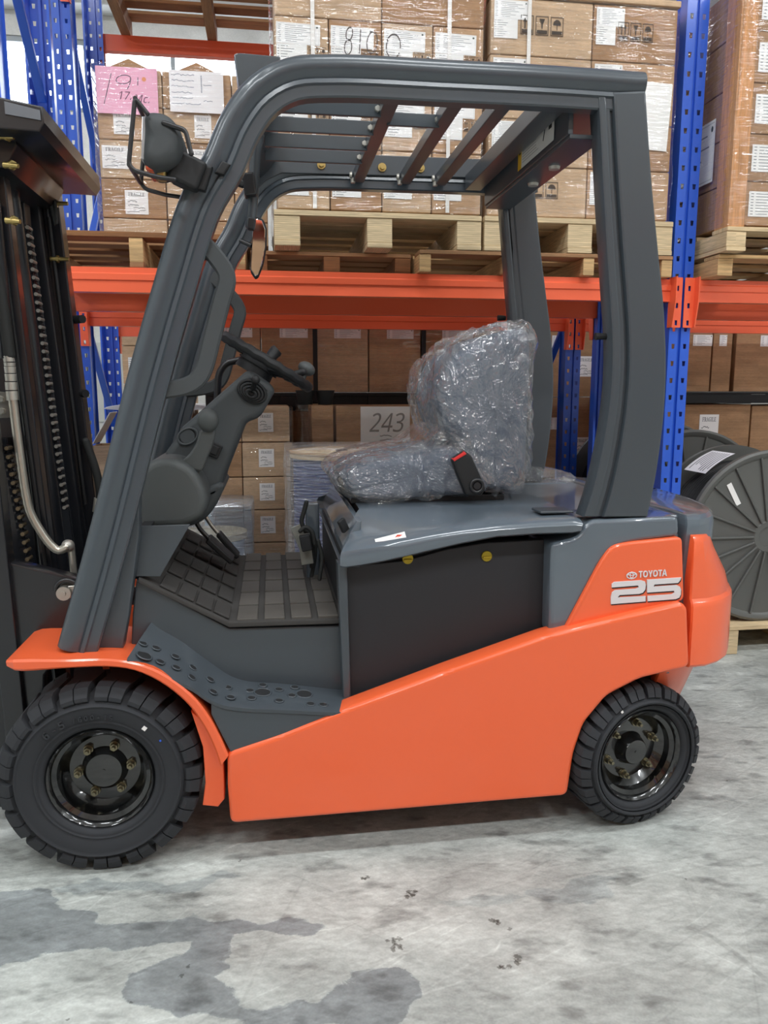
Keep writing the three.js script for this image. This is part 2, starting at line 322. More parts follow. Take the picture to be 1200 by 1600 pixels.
  const tFB = rep(texture(512, 512, (u, v) => { const k = 128 + 70 * (fbm(u * 6, v * 40, 6, 40, 3) - 0.5) + 60 * (vn(u * 128, v * 128, 128, 128) - 0.5); return [k, k, k]; }, false), 1, 1);
  const tFR = rep(texture(512, 512, (u, v) => { const k = 140 + 120 * (fbm(u * 5, v * 14, 5, 14, 4) - 0.5); return [k, k, k]; }, false), 1.7, 1.7);
  const fg = bx(X0 - 0.2, X1 + 0.2, -0.2, 0, Z0 - 0.2, Z1 + 0.2); boxUV(fg);
  { const p = fg.attributes.position, uv = fg.attributes.uv; for (let i = 0; i < p.count; i++) uv.setXY(i, p.getX(i), p.getZ(i)); }
  tFloor.repeat.set(1 / FW, 1 / FD); tFloor.offset.set(-FX / FW, -FZ / FD);
  struct('floor', fg, std('#ffffff', 0.95, 0, { map: tFloor, roughnessMap: tFR, bumpMap: tFB, bumpScale: 0.0012 }));

  const tPlaster = rep(texture(512, 512, (u, v) => { const k = 1 + 0.22 * (fbm(u * 5, v * 7, 5, 7, 5) - 0.5) + 0.05 * (vn(u * 200, v * 200, 200, 200) - 0.5); return [clamp(226 * k), clamp(226 * k), clamp(222 * k)]; }), 1.6, 1.6);
  const wallM = std('#ffffff', 0.9, 0, { map: tPlaster }), ceilM = std('#dadbd8', 0.9);
  const WX0 = -4.6, WX1 = 3.4, WY0 = 4.55, WY1 = 5.36;
  const back = ext([[X0 - 0.2, 0], [X1 + 0.2, 0], [X1 + 0.2, H], [X0 - 0.2, H]], Z0, Z0 - 0.2, 0, 0, [[[WX0, WY0], [WX0, WY1], [WX1, WY1], [WX1, WY0]]]);
  struct('wall_back', boxUV(back), wallM);
  struct('wall_left', boxUV(bx(X0 - 0.2, X0, 0, H, Z0, Z1)), wallM);
  struct('wall_right', boxUV(bx(X1, X1 + 0.2, 0, H, Z0, Z1)), wallM);
  struct('wall_front', boxUV(bx(X0 - 0.2, X1 + 0.2, 0, H, Z1, Z1 + 0.2)), wallM);
  struct('ceiling', bx(X0 - 0.2, X1 + 0.2, H, H + 0.2, Z0 - 0.2, Z1 + 0.2), ceilM);
  struct('trim_1', [boxUV(rb(X0, X1, 5.62, 6.0, Z0, Z0 + 0.3, 0.02))], std('#c9cac8', 0.9));
  // window in the back wall
  const w = new THREE.Group(); w.name = 'window_1'; w.userData.kind = 'structure'; scene.add(w);
  const fr = std('#9aa0a4', 0.5, 0.3), glass = phy('#ffffff', 0.02, { transmission: 1, thickness: 0, ior: 1.5 });
  const N = 8, pw = (WX1 - WX0) / N;
  obj('window_frame', [rb(WX0, WX1, WY0, WY0 + 0.06, Z0 - 0.12, Z0 - 0.02), rb(WX0, WX1, WY1 - 0.06, WY1, Z0 - 0.12, Z0 - 0.02), ...[...Array(N + 1).keys()].map(i => rb(WX0 + i * pw - 0.025, WX0 + i * pw + 0.025, WY0, WY1, Z0 - 0.11, Z0 - 0.03))], fr, w);
  for (let i = 0; i < N; i++) obj('pane', bx(WX0 + i * pw + 0.02, WX0 + (i + 1) * pw - 0.02, WY0 + 0.05, WY1 - 0.05, Z0 - 0.075, Z0 - 0.07), glass, w);
}
{ // ceiling lamps
  const housing = std('#e8e8e6', 0.5), glow = std('#ffffff', 0.5, 0, { emissive: '#f6f8ff', emissiveIntensity: 6 });
  LAMPS.forEach(([x, z, w, d], i) => {
    const row = z < 0 ? 'rear aisle behind the racks' : z < 2 ? 'row over the truck' : 'row nearer the front wall';
    const t = thing('ceiling_lamp', `white hanging panel lamp in the ${row}, lamp ${['one', 'two', 'three', 'four', 'five', 'six', 'seven'][z < 0 ? i - 10 : i >> 1]} from the left`, 'lamp', [x, LAMP_Y, z], 'panel lamps under the ceiling');
    obj('housing', [rb(-w / 2 - 0.03, w / 2 + 0.03, 0.01, 0.08, -d / 2 - 0.03, d / 2 + 0.03, 0.01), ...[-w * 0.4, w * 0.4].map(a => cyl([a, 0.07, 0], [a, H - LAMP_Y, 0], 0.006, 0.006, 6))], housing, t);
    obj('diffuser', rb(-w / 2, w / 2, 0, 0.012, -d / 2, d / 2, 0.003), glow, t);
    const l = new THREE.RectAreaLight('#f3f8fb', z > 2 ? FRONT_POWER : LAMP_POWER, w, d); l.position.set(x, LAMP_Y - 0.01, z); l.lookAt(x, 0, z); scene.add(l);
  });
}

// ---------- pallet racking ----------
const POST_W = 0.1, PITCH = 0.0765;
function postGeo(h, y0 = 0) { // omega-shaped upright with two rows of punched slots, front face at z = 0
  const face = (w, x) => {
    const holes = []; for (let y = 0.1; y < h - 0.05; y += PITCH) holes.push([[x - 0.006, y], [x + 0.006, y], [x + 0.008, y + 0.022], [x - 0.008, y + 0.022]]);
    return ext([[x - w / 2, 0], [x + w / 2, 0], [x + w / 2, h], [x - w / 2, h]], 0, -0.0025, 0, 0, holes);
  };
  return [face(0.042, -0.028), face(0.042, 0.028), bx(-0.0075, 0.0075, 0, h, -0.014, -0.011), bx(-0.0085, -0.0065, 0, h, -0.014, 0), bx(0.0065, 0.0085, 0, h, -0.014, 0),
    bx(-0.05, -0.048, 0, h, -0.08, 0), bx(0.048, 0.05, 0, h, -0.08, 0), bx(-0.06, -0.048, 0, h, -0.082, -0.08), bx(0.048, 0.06, 0, h, -0.082, -0.08)];
}
function upright(x, zf, zr, h, label) {
  const t = thing('rack_upright', label, 'rack frame', [x, 0, 0], 'blue pallet rack uprights');
  const g = merge(postGeo(h));
  const a = obj('post', g, M.blue, t); a.position.z = zf;
  const b = obj('post', g, M.blue, t); b.position.z = zr; b.rotation.y = Math.PI;
  for (const z of [zf - 0.04, zr + 0.04]) obj('base_plate', rb(-0.07, 0.07, 0.001, 0.009, z - 0.07, z + 0.07, 0.003), M.blue, t);
  let y = 0.25, s = 0; const za = zf - 0.06, zb = zr + 0.06;
  while (y + 0.85 < h) { obj('brace', bar(s ? [0, y, zb] : [0, y, za], s ? [0, y + 0.75, za] : [0, y + 0.75, zb], 0.04, 0.025), M.blue, t); y += 0.8; s = 1 - s; }
  return t;
}
function beam(x0, x1, yTop, zf, label, back = false) {
  const t = thing('rack_beam', label, 'rack beam', [(x0 + x1) / 2, yTop, zf], 'orange pallet rack beams');
  const L = (x1 - x0) / 2, d = back ? -1 : 1;
  // stepped box beam with two pressed ridges, profile in [depth, height]
  const pr = [[0, -0.001], [0, -0.022], [0.006, -0.027], [0.006, -0.05], [0, -0.055], [0, -0.098], [-0.05, -0.098], [-0.05, 0], [-0.006, 0]];
  const g = ext(pr.map(([a, b]) => [a, b]), -L, L, 0); g.rotateY(-Math.PI / 2); if (back) g.rotateY(Math.PI);
  obj('beam_tube', g, M.beam, t);
  for (const s of [-1, 1]) {
    const x = s * L, hooks = [-0.03, -0.105, -0.18].map(y => [[x + s * 0.022 - 0.006, y - 0.022], [x + s * 0.022 + 0.006, y - 0.022], [x + s * 0.022 + 0.006, y], [x + s * 0.022 - 0.006, y]]);
    const p = ext(roundPoly(s < 0 ? [[x + 0.006, 0.006], [x - 0.044, 0.006], [x - 0.044, -0.212], [x + 0.006, -0.212]] : [[x - 0.006, 0.006], [x + 0.044, 0.006], [x + 0.044, -0.212], [x - 0.006, -0.212]], 0.004), 0.014, 0.010, 0, 0, hooks);
    const q = ext([[0.013, 0.006], [0.013, -0.212], [-0.03, -0.212], [-0.052, -0.1], [-0.052, 0.006]], x - 0.002 * s - 0.003, x - 0.002 * s + 0.003, 0.001); 
    const q2 = q.clone(); // the side of the bent connector plate
    q2.translate(0, 0, -x); q2.rotateY(Math.PI / 2); q2.translate(x - s * 0.002, 0, 0);
    const pg = [p, q2]; if (back) pg.forEach(k => k.rotateY(Math.PI));
    obj('connector_plate', pg, M.beam, t);
  }
  return t;
}
const BAY = 2.8, PX = 2.31, PXL = -0.575, PXB = -0.597, ZF = -1.35, ZR = -2.2, ZBF = -2.7, ZBR = -3.62, BY = 1.782, BYB = 1.752, BY2 = 3.55;
upright(PX, ZF, ZR, 5.2, 'bright blue slotted rack upright standing behind the rear end of the forklift');
upright(PXL, ZF, ZR, 5.2, 'blue rack upright partly hidden behind the forklift mast at the left');
upright(PX + BAY, ZF, ZR, 5.2, 'blue rack upright past the right edge, beside the cable drums');
upright(PX + 0.04, ZBF, ZBR, 5.2, 'shaded blue rack upright seen between the guard pillars, in the second rack row');
upright(PXB, ZBF, ZBR, 5.2, 'blue rack upright beside the pink-labelled cartons, second rack row');
for (const k of [0, 1]) {
  const a = (k ? PX : PXL) + 0.05, b = (k ? PX + BAY : PX) - 0.05;
  beam(a, b, BY, ZF, `orange ridged front beam ${k ? 'right of the blue upright, behind the cable drums' : 'running across behind the forklift cab'}`);
  beam(a, b, BY, ZR, `shaded orange rear beam ${k ? 'right of the blue upright' : 'behind the forklift cab'}, below the front beam in view`, true);
  beam(a, b, BY2, ZF, `orange upper front beam of the ${k ? 'right-hand' : 'left-hand'} rack bay, above the wrapped loads`);
  beam(a, b, BY2, ZR, `orange upper rear beam of the ${k ? 'right-hand' : 'left-hand'} bay, high behind the wrapped loads`, true);
}
{
  const a = PXB + 0.05, b = PX - 0.01;
  beam(a, b, BYB, ZBF, 'dark orange front beam of the second rack row, lowest orange strip in view');
  beam(b + 0.1, b + BAY, BYB, ZBF, 'dark orange beam of the second rack row, right of the shaded blue upright');
  beam(a, b, BYB, ZBR, 'orange rear beam of the second rack row, far behind the steering wheel', true);
  beam(a, b, BY2, ZBR, 'orange beam at the top left, under the brown slatted pallet', true);
  beam(a, b, BY2, ZBF, 'orange beam high in the second rack row, above the left wrapped load');
  beam(b + 0.1, b + BAY, BY2, ZBR, 'dark orange beam at the top right, beside the blue upright', true);
}

// ---------- cartons, pallets and their wrapping ----------
const FONT = 'sans-serif';
function scribble(g, x, y, w, n, s = 1) { for (let i = 0; i < n; i++) { g.beginPath(); g.lineWidth = s; let X = x; g.moveTo(X, y + i * 7 * s); while (X < x + w * rr(0.6, 1)) { X += rr(2, 5) * s; g.lineTo(X, y + i * 7 * s + rr(-2, 2) * s); } g.stroke(); } }
const sheetTex = canvasTex(256, 128, (g, w, h) => { // printed shipping label
  g.fillStyle = '#f4f4f3'; g.fillRect(0, 0, w, h); g.fillStyle = '#8d9096'; g.strokeStyle = '#a2a5aa';
  for (let i = 0; i < 9; i++) { g.fillRect(12, 14 + i * 12, 8 + rnd() * 10, 4); g.fillRect(52, 14 + i * 12, 60 + rnd() * 120, 3); }
  g.strokeRect(6, 6, w - 12, h - 12); g.fillStyle = '#3d4a44'; g.beginPath(); g.arc(w - 18, 18, 6, 0, 7); g.fill();
});
const sheetTex2 = canvasTex(256, 192, (g, w, h) => {
  g.fillStyle = '#f1f1ef'; g.fillRect(0, 0, w, h); g.fillStyle = '#777b80';
  for (let i = 0; i < 8; i++) { g.fillRect(10, 16 + i * 22, 14, 6); g.fillRect(36, 16 + i * 22, 50 + rnd() * 90, 5); } g.strokeStyle = '#b8babd'; g.strokeRect(4, 4, w - 8, h - 8);
});
const cautionTex = canvasTex(256, 192, (g, w, h) => { // small carton tag with a handwritten line
  g.fillStyle = '#f3f1f0'; g.fillRect(0, 0, w, h); g.fillStyle = '#6a6c72'; g.font = 'bold 40px serif'; g.textAlign = 'center'; g.fillText('FRAGILE', w / 2, 48);
  g.strokeStyle = '#33363c'; scribble(g, 30, 90, 130, 2, 4); scribble(g, 90, 140, 140, 2, 3); scribble(g, 20, 172, 200, 1, 3);
});
const iconTex = canvasTex(384, 128, (g, w, h) => { // handling marks: this way up, glass, keep dry
  g.clearRect(0, 0, w, h); g.strokeStyle = g.fillStyle = '#3b3028'; g.lineWidth = 5;
  for (let i = 0; i < 3; i++) { const x = 10 + i * 128; g.strokeRect(x, 6, 104, 116); g.fillRect(x + 8, 92, 88, 22); }
  for (const x of [44, 80]) { g.fillRect(x - 5, 40, 10, 46); g.beginPath(); g.moveTo(x - 16, 44); g.lineTo(x, 18); g.lineTo(x + 16, 44); g.fill(); }
  g.beginPath(); g.moveTo(166, 20); g.lineTo(214, 20); g.lineTo(196, 56); g.lineTo(194, 82); g.lineTo(186, 82); g.lineTo(184, 56); g.fill();
  g.beginPath(); g.arc(318, 54, 34, Math.PI, 0); g.fill(); g.fillRect(315, 50, 6, 36);
});
const decal = (tex, o = {}) => std('#ffffff', 0.75, 0, { map: tex, polygonOffset: true, polygonOffsetFactor: -2, ...o });
const mSheet = decal(sheetTex), mSheet2 = decal(sheetTex2), mCaution = decal(cautionTex), mIcon = decal(iconTex, { transparent: true });
function sticker(name, x0, x1, y0, y1, z, mat, parent, turn = 0, label) {
  const g = new THREE.PlaneGeometry(x1 - x0, y1 - y0); if (turn) g.rotateZ(turn); g.translate((x0 + x1) / 2, (y0 + y1) / 2, z);
  return obj(name, g, mat, parent, label);
}
let cartonN = 0;
// a closed carton; positions are given in the hall, the group stands at the foot of its front face
function carton(x0, x1, y0, y1, zf, depth, label, group, { mat, marks = [], tape = true, name = 'cardboard_box' } = {}) {
  const t = thing(name, label, 'box', [(x0 + x1) / 2, y0, zf - depth / 2], group);
  const w = x1 - x0 - 0.004, h = y1 - y0 - 0.003, d = depth / 2; mat ??= [M.card, M.card2, M.card, M.card3][(cartonN++ * 7) % 4];
  const g = boxUV(rb(-w / 2, w / 2, 0, h, -d, d, 0.005), 'x', rr(0, 5), rr(0, 5));
  obj('carton', g, mat, t);
  if (tape) obj('tape', [rb(-w / 2 - 0.0005, w / 2 + 0.0005, h - 0.02, h + 0.0006, -0.025, 0.025, 0.0005)], M.tape, t);
  for (const [kind, u0, u1, v0, v1, turn] of marks) sticker(kind === 'icon' ? 'handling_mark' : 'paper_label', -w / 2 + u0 * w, -w / 2 + u1 * w, v0 * h, v1 * h, d + 0.0015, { sheet: mSheet, sheet2: mSheet2, caution: mCaution, icon: mIcon }[kind], t, turn ?? 0);
  return t;
}
M.tape = phy('#c9a878', 0.3, {});
// timber pallet: deck boards along x, bearers along z
function pallet(x0, x1, y0, y1, z0, z1, label, { mat = M.wood, mat2 = mat, edge = mat, deck = 5, bearers = 3, bw = 0.09, base = true, rail = false, group } = {}) {
  const t = thing('wooden_pallet', label, 'pallet', [(x0 + x1) / 2, y0, (z0 + z1) / 2], group);
  const w = (x1 - x0) / 2, d = (z0 - z1) / 2, h = y1 - y0, th = Math.min(0.022, h * 0.18);
  for (let i = 0; i < deck; i++) { const bwid = i === 0 || i === deck - 1 ? 0.12 : 0.1, z = lerp(d - 0.06, -d + 0.06, i / (deck - 1)); obj('deck_board', boxUV(rb(-w, w, h - th, h, z - bwid / 2, z + bwid / 2, 0.003), 'x', rr(0, 5), rr(0, 5)), i % 2 ? mat : mat2, t); }
  if (rail) obj('side_rail', rb(-w + 0.002, w - 0.002, 0.004, h - th - 0.001, d - 0.012, d + 0.003, 0.003), mat, t);
  for (let i = 0; i < bearers; i++) { const x = lerp(-w + bw / 2, w - bw / 2, i / (bearers - 1)); obj('bearer', boxUV(rb(x - bw / 2, x + bw / 2, base ? th : 0, h - th, -d + 0.004, d - 0.004, 0.003), 'z', rr(0, 5), rr(0, 0.1)), edge, t); if (base) obj('base_board', boxUV(rb(x - bw / 2, x + bw / 2, 0, th, -d, d, 0.003), 'z', rr(0, 5), rr(0, 5)), mat, t); }
  return t;
}
// stretch film drawn tight round a load: an open sleeve a little proud of it, with folds
function sleeve(x0, x1, y0, y1, z0, z1, label, mat, { top = false, amp = 0.006, group } = {}) {
  const per = [], n = 40, r = 0.04; const c = [[x0, z0], [x1, z0], [x1, z1], [x0, z1]];
  const rp = roundPoly(c, r, 3); const pts = []; for (let i = 0; i < rp.length; i++) { const a = rp[i], b = rp[(i + 1) % rp.length], L = Math.hypot(b[0] - a[0], b[1] - a[1]), k = Math.max(1, Math.round(L / 0.03)); for (let s = 0; s < k; s++) pts.push([lerp(a[0], b[0], s / k), lerp(a[1], b[1], s / k)]); }
  const cx = (x0 + x1) / 2, cz = (z0 + z1) / 2, rows = 26, rings = [];
  for (let j = 0; j <= rows; j++) rings.push(pts.map(([x, z]) => { const y = lerp(y0, y1, j / rows), q = amp * Math.max(0, 1 + 2.4 * noise3(x * 9 + z * 7, y * 16, z * 9 - x * 4)); const dx = x - cx, dz = z - cz, L = Math.hypot(dx, dz); return [x + dx / L * q, y + 0.012 * noise3(x * 5, z * 5, j ? 3 : 9) * (j === 0 || j === rows ? 1 : 0), z + dz / L * q]; }));
  if (top) rings.push(pts.map(([x, z]) => [lerp(x, cx, 0.5), y1 + 0.012, lerp(z, cz, 0.5)]), pts.map(([x, z]) => [lerp(x, cx, 0.98), y1 + 0.012, lerp(z, cz, 0.98)]));
  const g = loft(rings, { crease: 180, cap0: false, cap1: false }); const p = g.attributes.position, uv = g.attributes.uv;
  for (let i = 0; i < p.count; i++) uv.setXY(i, p.getX(i) + p.getZ(i), p.getY(i));
  return tag(obj('stretch_film', g, mat), label, 'plastic wrap', group);
}
const ROW = ['bottom', 'second', 'third', 'fourth', 'fifth', 'sixth'], COL = ['first', 'second', 'third', 'fourth', 'fifth'];
// ----- middle load over the cab
{
  const G = 'cartons of the middle wrapped load', zf = -1.32, X = [0.515, 0.73, 0.944, 1.153, 1.365], Y = [2.022, 2.262, 2.502, 2.745], dep = 0.42;
  pallet(0.5, 1.365, 1.874, 2.014, -1.3, -2.25, 'pale layered-plywood pallet under the middle wrapped load', { mat: M.ply, edge: M.ply, bw: 0.105, deck: 6 });
  for (let r = 0; r < 3; r++) for (let c = 0; c < 4; c++) carton(X[c], X[c + 1], Y[r], Y[r + 1], zf, dep, `brown carton, ${COL[c]} from left, ${['bottom row', 'row behind roof bars', 'row above the guard rail'][r]} of the middle load`, G,
    { marks: [['sheet', 0.03, 0.85, 0.58, 0.9, -0.02], ['sheet2', 0.03, 0.6, 0.22, 0.58, -0.01], ['icon', 0.62, 0.97, 0.36, 0.56]] });
  for (let c = 0; c < 2; c++) carton(X[c * 2], X[c * 2 + 2], Y[3], 2.96, zf, dep, `wide brown carton on top of the middle wrapped load, ${c ? 'right' : 'left'} one`, G, {});
  { // the handwritten figures on a carton front
    const t = canvasTex(512, 192, (g) => { g.strokeStyle = '#4a4340'; g.lineWidth = 7; g.font = 'italic 150px sans-serif'; g.fillStyle = '#5a524c'; g.lineCap = 'round'; g.beginPath(); g.ellipse(70, 55, 24, 38, 0.3, 0, 7); g.stroke(); g.beginPath(); g.ellipse(60, 130, 28, 42, 0.2, 0, 7); g.stroke(); g.beginPath(); g.moveTo(160, 30); g.lineTo(148, 160); g.stroke(); g.beginPath(); g.ellipse(250, 96, 40, 62, 0.25, 0, 7); g.stroke(); g.beginPath(); g.ellipse(420, 110, 56, 70, 0.2, 0.4, 6.2); g.stroke(); });
    const m = decal(t, { transparent: true }), host = scene.getObjectByName('cardboard_box_009');
    sticker('handwriting', -0.06, 0.20, 0.1, 0.225, dep / 2 + 0.003, m, host, 0, 'large handwritten figures 810');
  }
  for (const [x, nm] of [[0.667, 'left'], [1.219, 'right']]) tag(obj('strapping_band', [rb(x - 0.008, x + 0.008, 2.024, 2.975, zf + 0.006, zf + 0.009, 0.001), rb(x - 0.008, x + 0.008, 2.966, 2.969, zf - dep, zf + 0.009, 0.001)], M.white), `white plastic strapping band around the middle wrapped load, ${nm} one`, 'strap', 'white strapping bands');
  sleeve(0.505, 1.372, 2.019, 2.94, zf + 0.01, zf - dep - 0.01, 'clear stretch film wound around the middle load of cartons', filmA);
  // lower pallets the load stands on
  pallet(1.1, 2.232, BY + 0.001, 1.872, -1.3, -2.3, 'brown pallet with dark recesses on the orange beam, under the right wrapped load', { mat: M.wood2, mat2: M.brown, edge: M.wood2, bw: 0.05, bearers: 4, deck: 7, base: false });
  pallet(0.4, 1.085, BY + 0.001, 1.872, -1.42, -2.3, 'brown pallet under the left end of the middle load, with timber blocks', { mat: M.brown, edge: M.brown2, bw: 0.07, deck: 6, base: false });
}
// ----- right load
{
  const G = 'cartons of the right wrapped load', zf = -1.32, X = [1.39, 1.83, 2.205], Y = [2.022, 2.225, 2.41, 2.655, 2.872];
  pallet(1.378, 2.225, 1.874, 2.016, -1.3, -2.25, 'pale layered-plywood pallet under the right wrapped load', { mat: M.ply, edge: M.ply, bw: 0.11, deck: 6 });
  for (let r = 0; r < 4; r++) for (let c = 0; c < 2; c++) carton(X[c], X[c + 1], Y[r], Y[r + 1], zf, 0.6, `carton with handling marks, ${c ? 'right' : 'left'} one in the ${['bottom', 'second', 'third', 'top'][r]} row of the right wrapped load`, G,
    { marks: [['sheet', 0.03, 0.36, 0.62, 0.95], ['sheet2', 0.03, 0.26, 0.28, 0.62], ['icon', 0.28, 0.72, 0.36, 0.72]] });
  sticker('paper_label', 0.02, 0.17, -0.1, 0.17, 0.305, M.paper, scene.getObjectByName('cardboard_box_019'), -0.05, 'large white sheet');
  tag(obj('strapping_band', [rb(1.545, 1.561, 2.024, 2.885, zf + 0.006, zf + 0.009, 0.001), rb(1.545, 1.561, 2.876, 2.879, zf - 0.6, zf + 0.009, 0.001)], M.white), 'white plastic strapping band around the right wrapped load', 'strap', 'white strapping bands');
  obj('cover_sheet', boxUV(rb(1.385, 2.21, 2.875, 2.9, zf - 0.6, zf + 0.012, 0.004)), M.card); tag(scene.getObjectByName('cover_sheet'), 'flat cardboard sheet lying on top of the right wrapped load', 'cardboard');
  sleeve(1.384, 2.212, 2.021, 2.872, zf + 0.012, zf - 0.62, 'glinting clear stretch film wound around the right load of cartons', filmA, { amp: 0.009 });
}
// ----- far right load beyond the upright
{
  const G = 'cartons of the load right of the blue upright', zf = -1.2, xl = 2.425, Y = [1.99, 2.17, 2.36, 2.56, 2.76, 2.96];
  pallet(xl - 0.03, 3.45, 1.876, 1.975, -1.16, -2.2, 'whitewood pallet under the load at the right edge of view', { mat: M.wood, edge: M.wood, bw: 0.09 });
  pallet(2.40, 3.5, BY + 0.001, 1.872, -1.22, -2.3, 'weathered lower pallet on the orange beam at the right edge of view', { mat: M.wood2, edge: M.wood2, bw: 0.07, base: false });
  for (let r = 0; r < 5; r++) carton(xl, xl + 0.5, Y[r], Y[r + 1], zf, 0.9, `brown carton, ${['bottom', 'second', 'third', 'fourth', 'top'][r]} one of the labelled stack at the right edge`, G, { marks: [['sheet2', 0.16, 0.62, 0.2, 0.78]], mat: M.card3 });
  tag(obj('corner_protector', [boxUV(rb(xl - 0.012, xl + 0.06, 1.885, 3.0, zf + 0.004, zf + 0.016, 0.003), 'y'), boxUV(rb(xl - 0.016, xl - 0.004, 1.885, 3.0, zf - 0.09, zf + 0.016, 0.003), 'y')], std('#f0c6a8', 0.8, 0, { map: tWood })), 'tall pale brown board guarding the front corner of the load at the right edge', 'edge board');
  const s = thing('paper_sheet', 'white printed sheet on the shaded side of the load at the right edge', 'paper', [xl - 0.008, 2.33, -1.52]); { const g = new THREE.PlaneGeometry(0.36, 0.26); g.rotateY(-Math.PI / 2); obj('sheet', g, mSheet, s); }
  sleeve(xl - 0.03, xl + 0.51, 1.98, 2.98, zf + 0.034, zf - 0.91, 'clear stretch film around the load at the right edge', filmA, { amp: 0.008 });
}
// ----- left load with the pink notice
{
  const G = 'cartons of the left wrapped load', zf = -1.62;
  const X = [-.229,2.488, 0, .043,2.502, 0, .333,2.516, 0, 0.5];
  const xs = [X[0], X[3], X[6], 0.478];
  const ys = [1.925, ...[[-.255,2.027], [-.246,2.189], [-.237,2.346], [-.23,2.481], [-.221,2.631]].map(a => a[1])];
  pallet(-0.49, 0.38, BY + 0.001, 1.922, -1.36, -2.3, 'brown slatted pallet under the left wrapped load, its boards seen from below', { mat: M.brown, mat2: M.brown2, edge: M.wood2, bw: 0.055, deck: 6 });
  for (let r = 0; r < 5; r++) for (let c = 0; c < 3; c++) {
    const tag5 = [[0.42, 0.8, 0.0, 0.42], [0.36, 0.72, 0.1, 0.72], [0.04, 0.44, 0.25, 0.85], [0.24, 0.56, 0.15, 0.85], [0.3, 0.6, 0.1, 0.6]][r];
    const m = c === 2 ? [] : [['caution', ...(c === 0 ? tag5 : [tag5[0] * 0.6 + 0.3, tag5[1] * 0.6 + 0.36, tag5[2], tag5[3]])]];
    carton(xs[c], xs[c + 1], ys[r], ys[r + 1], zf - c * 0.004, 0.62, `pale lit carton, ${['left', 'middle', 'right'][c]} one in the ${['bottom', 'second', 'third', 'fourth', 'top'][r]} row of the left wrapped load`, G, { marks: r === 4 ? [] : m });
  }
  for (const [c, nm] of [[0, 'left'], [1, 'right']]) { // raised lid flaps on the top cartons
    const t = thing('cardboard_flap', `peaked cardboard flap standing on the ${nm} top carton of the left load`, 'cardboard', [(xs[c] + xs[c + 1]) / 2, ys[5], zf - 0.02], 'lid flaps on the left load');
    obj('flap', boxUV(ext([[-0.1, 0], [0.1, 0], [0, 0.045]], 0, -0.3, 0.003)), M.card3, t);
  }
  const note = (name, label, w, h, x, y, turn, draw, cat = 'notice') => { const t = canvasTex(512, Math.round(512 * h / w), draw), g = new THREE.PlaneGeometry(w, h); g.rotateZ(turn); const m = obj(name, g, decal(t)); m.position.set(x, y, zf + 0.012); return tag(m, label, cat); };
  const nx = (xs[0] + xs[1]) / 2;
  note('pink_notice', 'pink paper notice with large handwritten figures on the left load', 0.25, 0.185, nx - 0.005, (ys[4] + ys[5]) / 2 - 0.02, 0, (g, w, h) => {
    g.fillStyle = '#f6b9d2'; g.fillRect(0, 0, w, h); g.strokeStyle = '#4b4552'; g.lineWidth = 6; g.lineCap = 'round';
    g.beginPath(); g.moveTo(130, 60); g.lineTo(60, 300); g.stroke(); g.beginPath(); g.ellipse(230, 100, 62, 34, -0.2, 0, 7); g.stroke(); g.beginPath(); g.moveTo(288, 88); g.quadraticCurveTo(290, 130, 256, 176); g.moveTo(350, 80); g.lineTo(346, 140); g.stroke();
    g.font = 'italic 90px sans-serif'; g.fillStyle = '#6a3c58'; g.fillText('17.', 170, 260); g.fillText('Mc.', 300, 280); g.fillStyle = '#e89a6a'; g.beginPath(); g.arc(400, 90, 18, 0, 7); g.fill();
  });
  note('white_notice', 'white sheet of handwritten lines on the upper middle carton of the left load', 0.225, 0.165, (xs[1] + xs[2]) / 2 + 0.0, (ys[4] + ys[5]) / 2 - 0.01, 0, (g, w, h) => {
    g.fillStyle = '#f6f4f6'; g.fillRect(0, 0, w, h); g.strokeStyle = '#45506e';
    for (let i = 0; i < 6; i++) { g.lineWidth = 4; scribble(g, 20, 40 + i * 52, 280, 1, 4); } g.lineWidth = 3; g.strokeRect(300, 40, 6, 150); scribble(g, 320, 120, 100, 1, 4); scribble(g, 320, 270, 120, 1, 4);
  });
  sleeve(xs[0] - 0.008, xs[3] + 0.012, 1.926, ys[5] + 0.01, zf + 0.018, zf - 0.64, 'crinkled bright stretch film around the left load of cartons', filmA, { amp: 0.009 });
  pallet(-0.43, 0.72, BY2 + 0.002, BY2 + 0.14, -2.66, -3.66, 'brown slatted pallet high up at the top left, seen from below', { mat: M.brown, mat2: M.brown2, edge: M.brown2, bw: 0.06, deck: 6 });
}

// ---------- the forklift ----------
const ZC = -0.56; // middle of the truck; near wheel faces at z = 0
const mz = z => 2 * ZC - z;
const truck = thing('forklift', 'orange and grey electric forklift standing side-on in the aisle, seat still wrapped', 'forklift');
const grp = (name, parent, label) => { const g = new THREE.Group(); g.name = name; parent.add(g); if (label) g.userData.label = label; return g; };
const both = (fn) => { fn(z => z, 1); fn(mz, -1); };
function cap(pts, n, r) { return smooth(pts, n, true); }

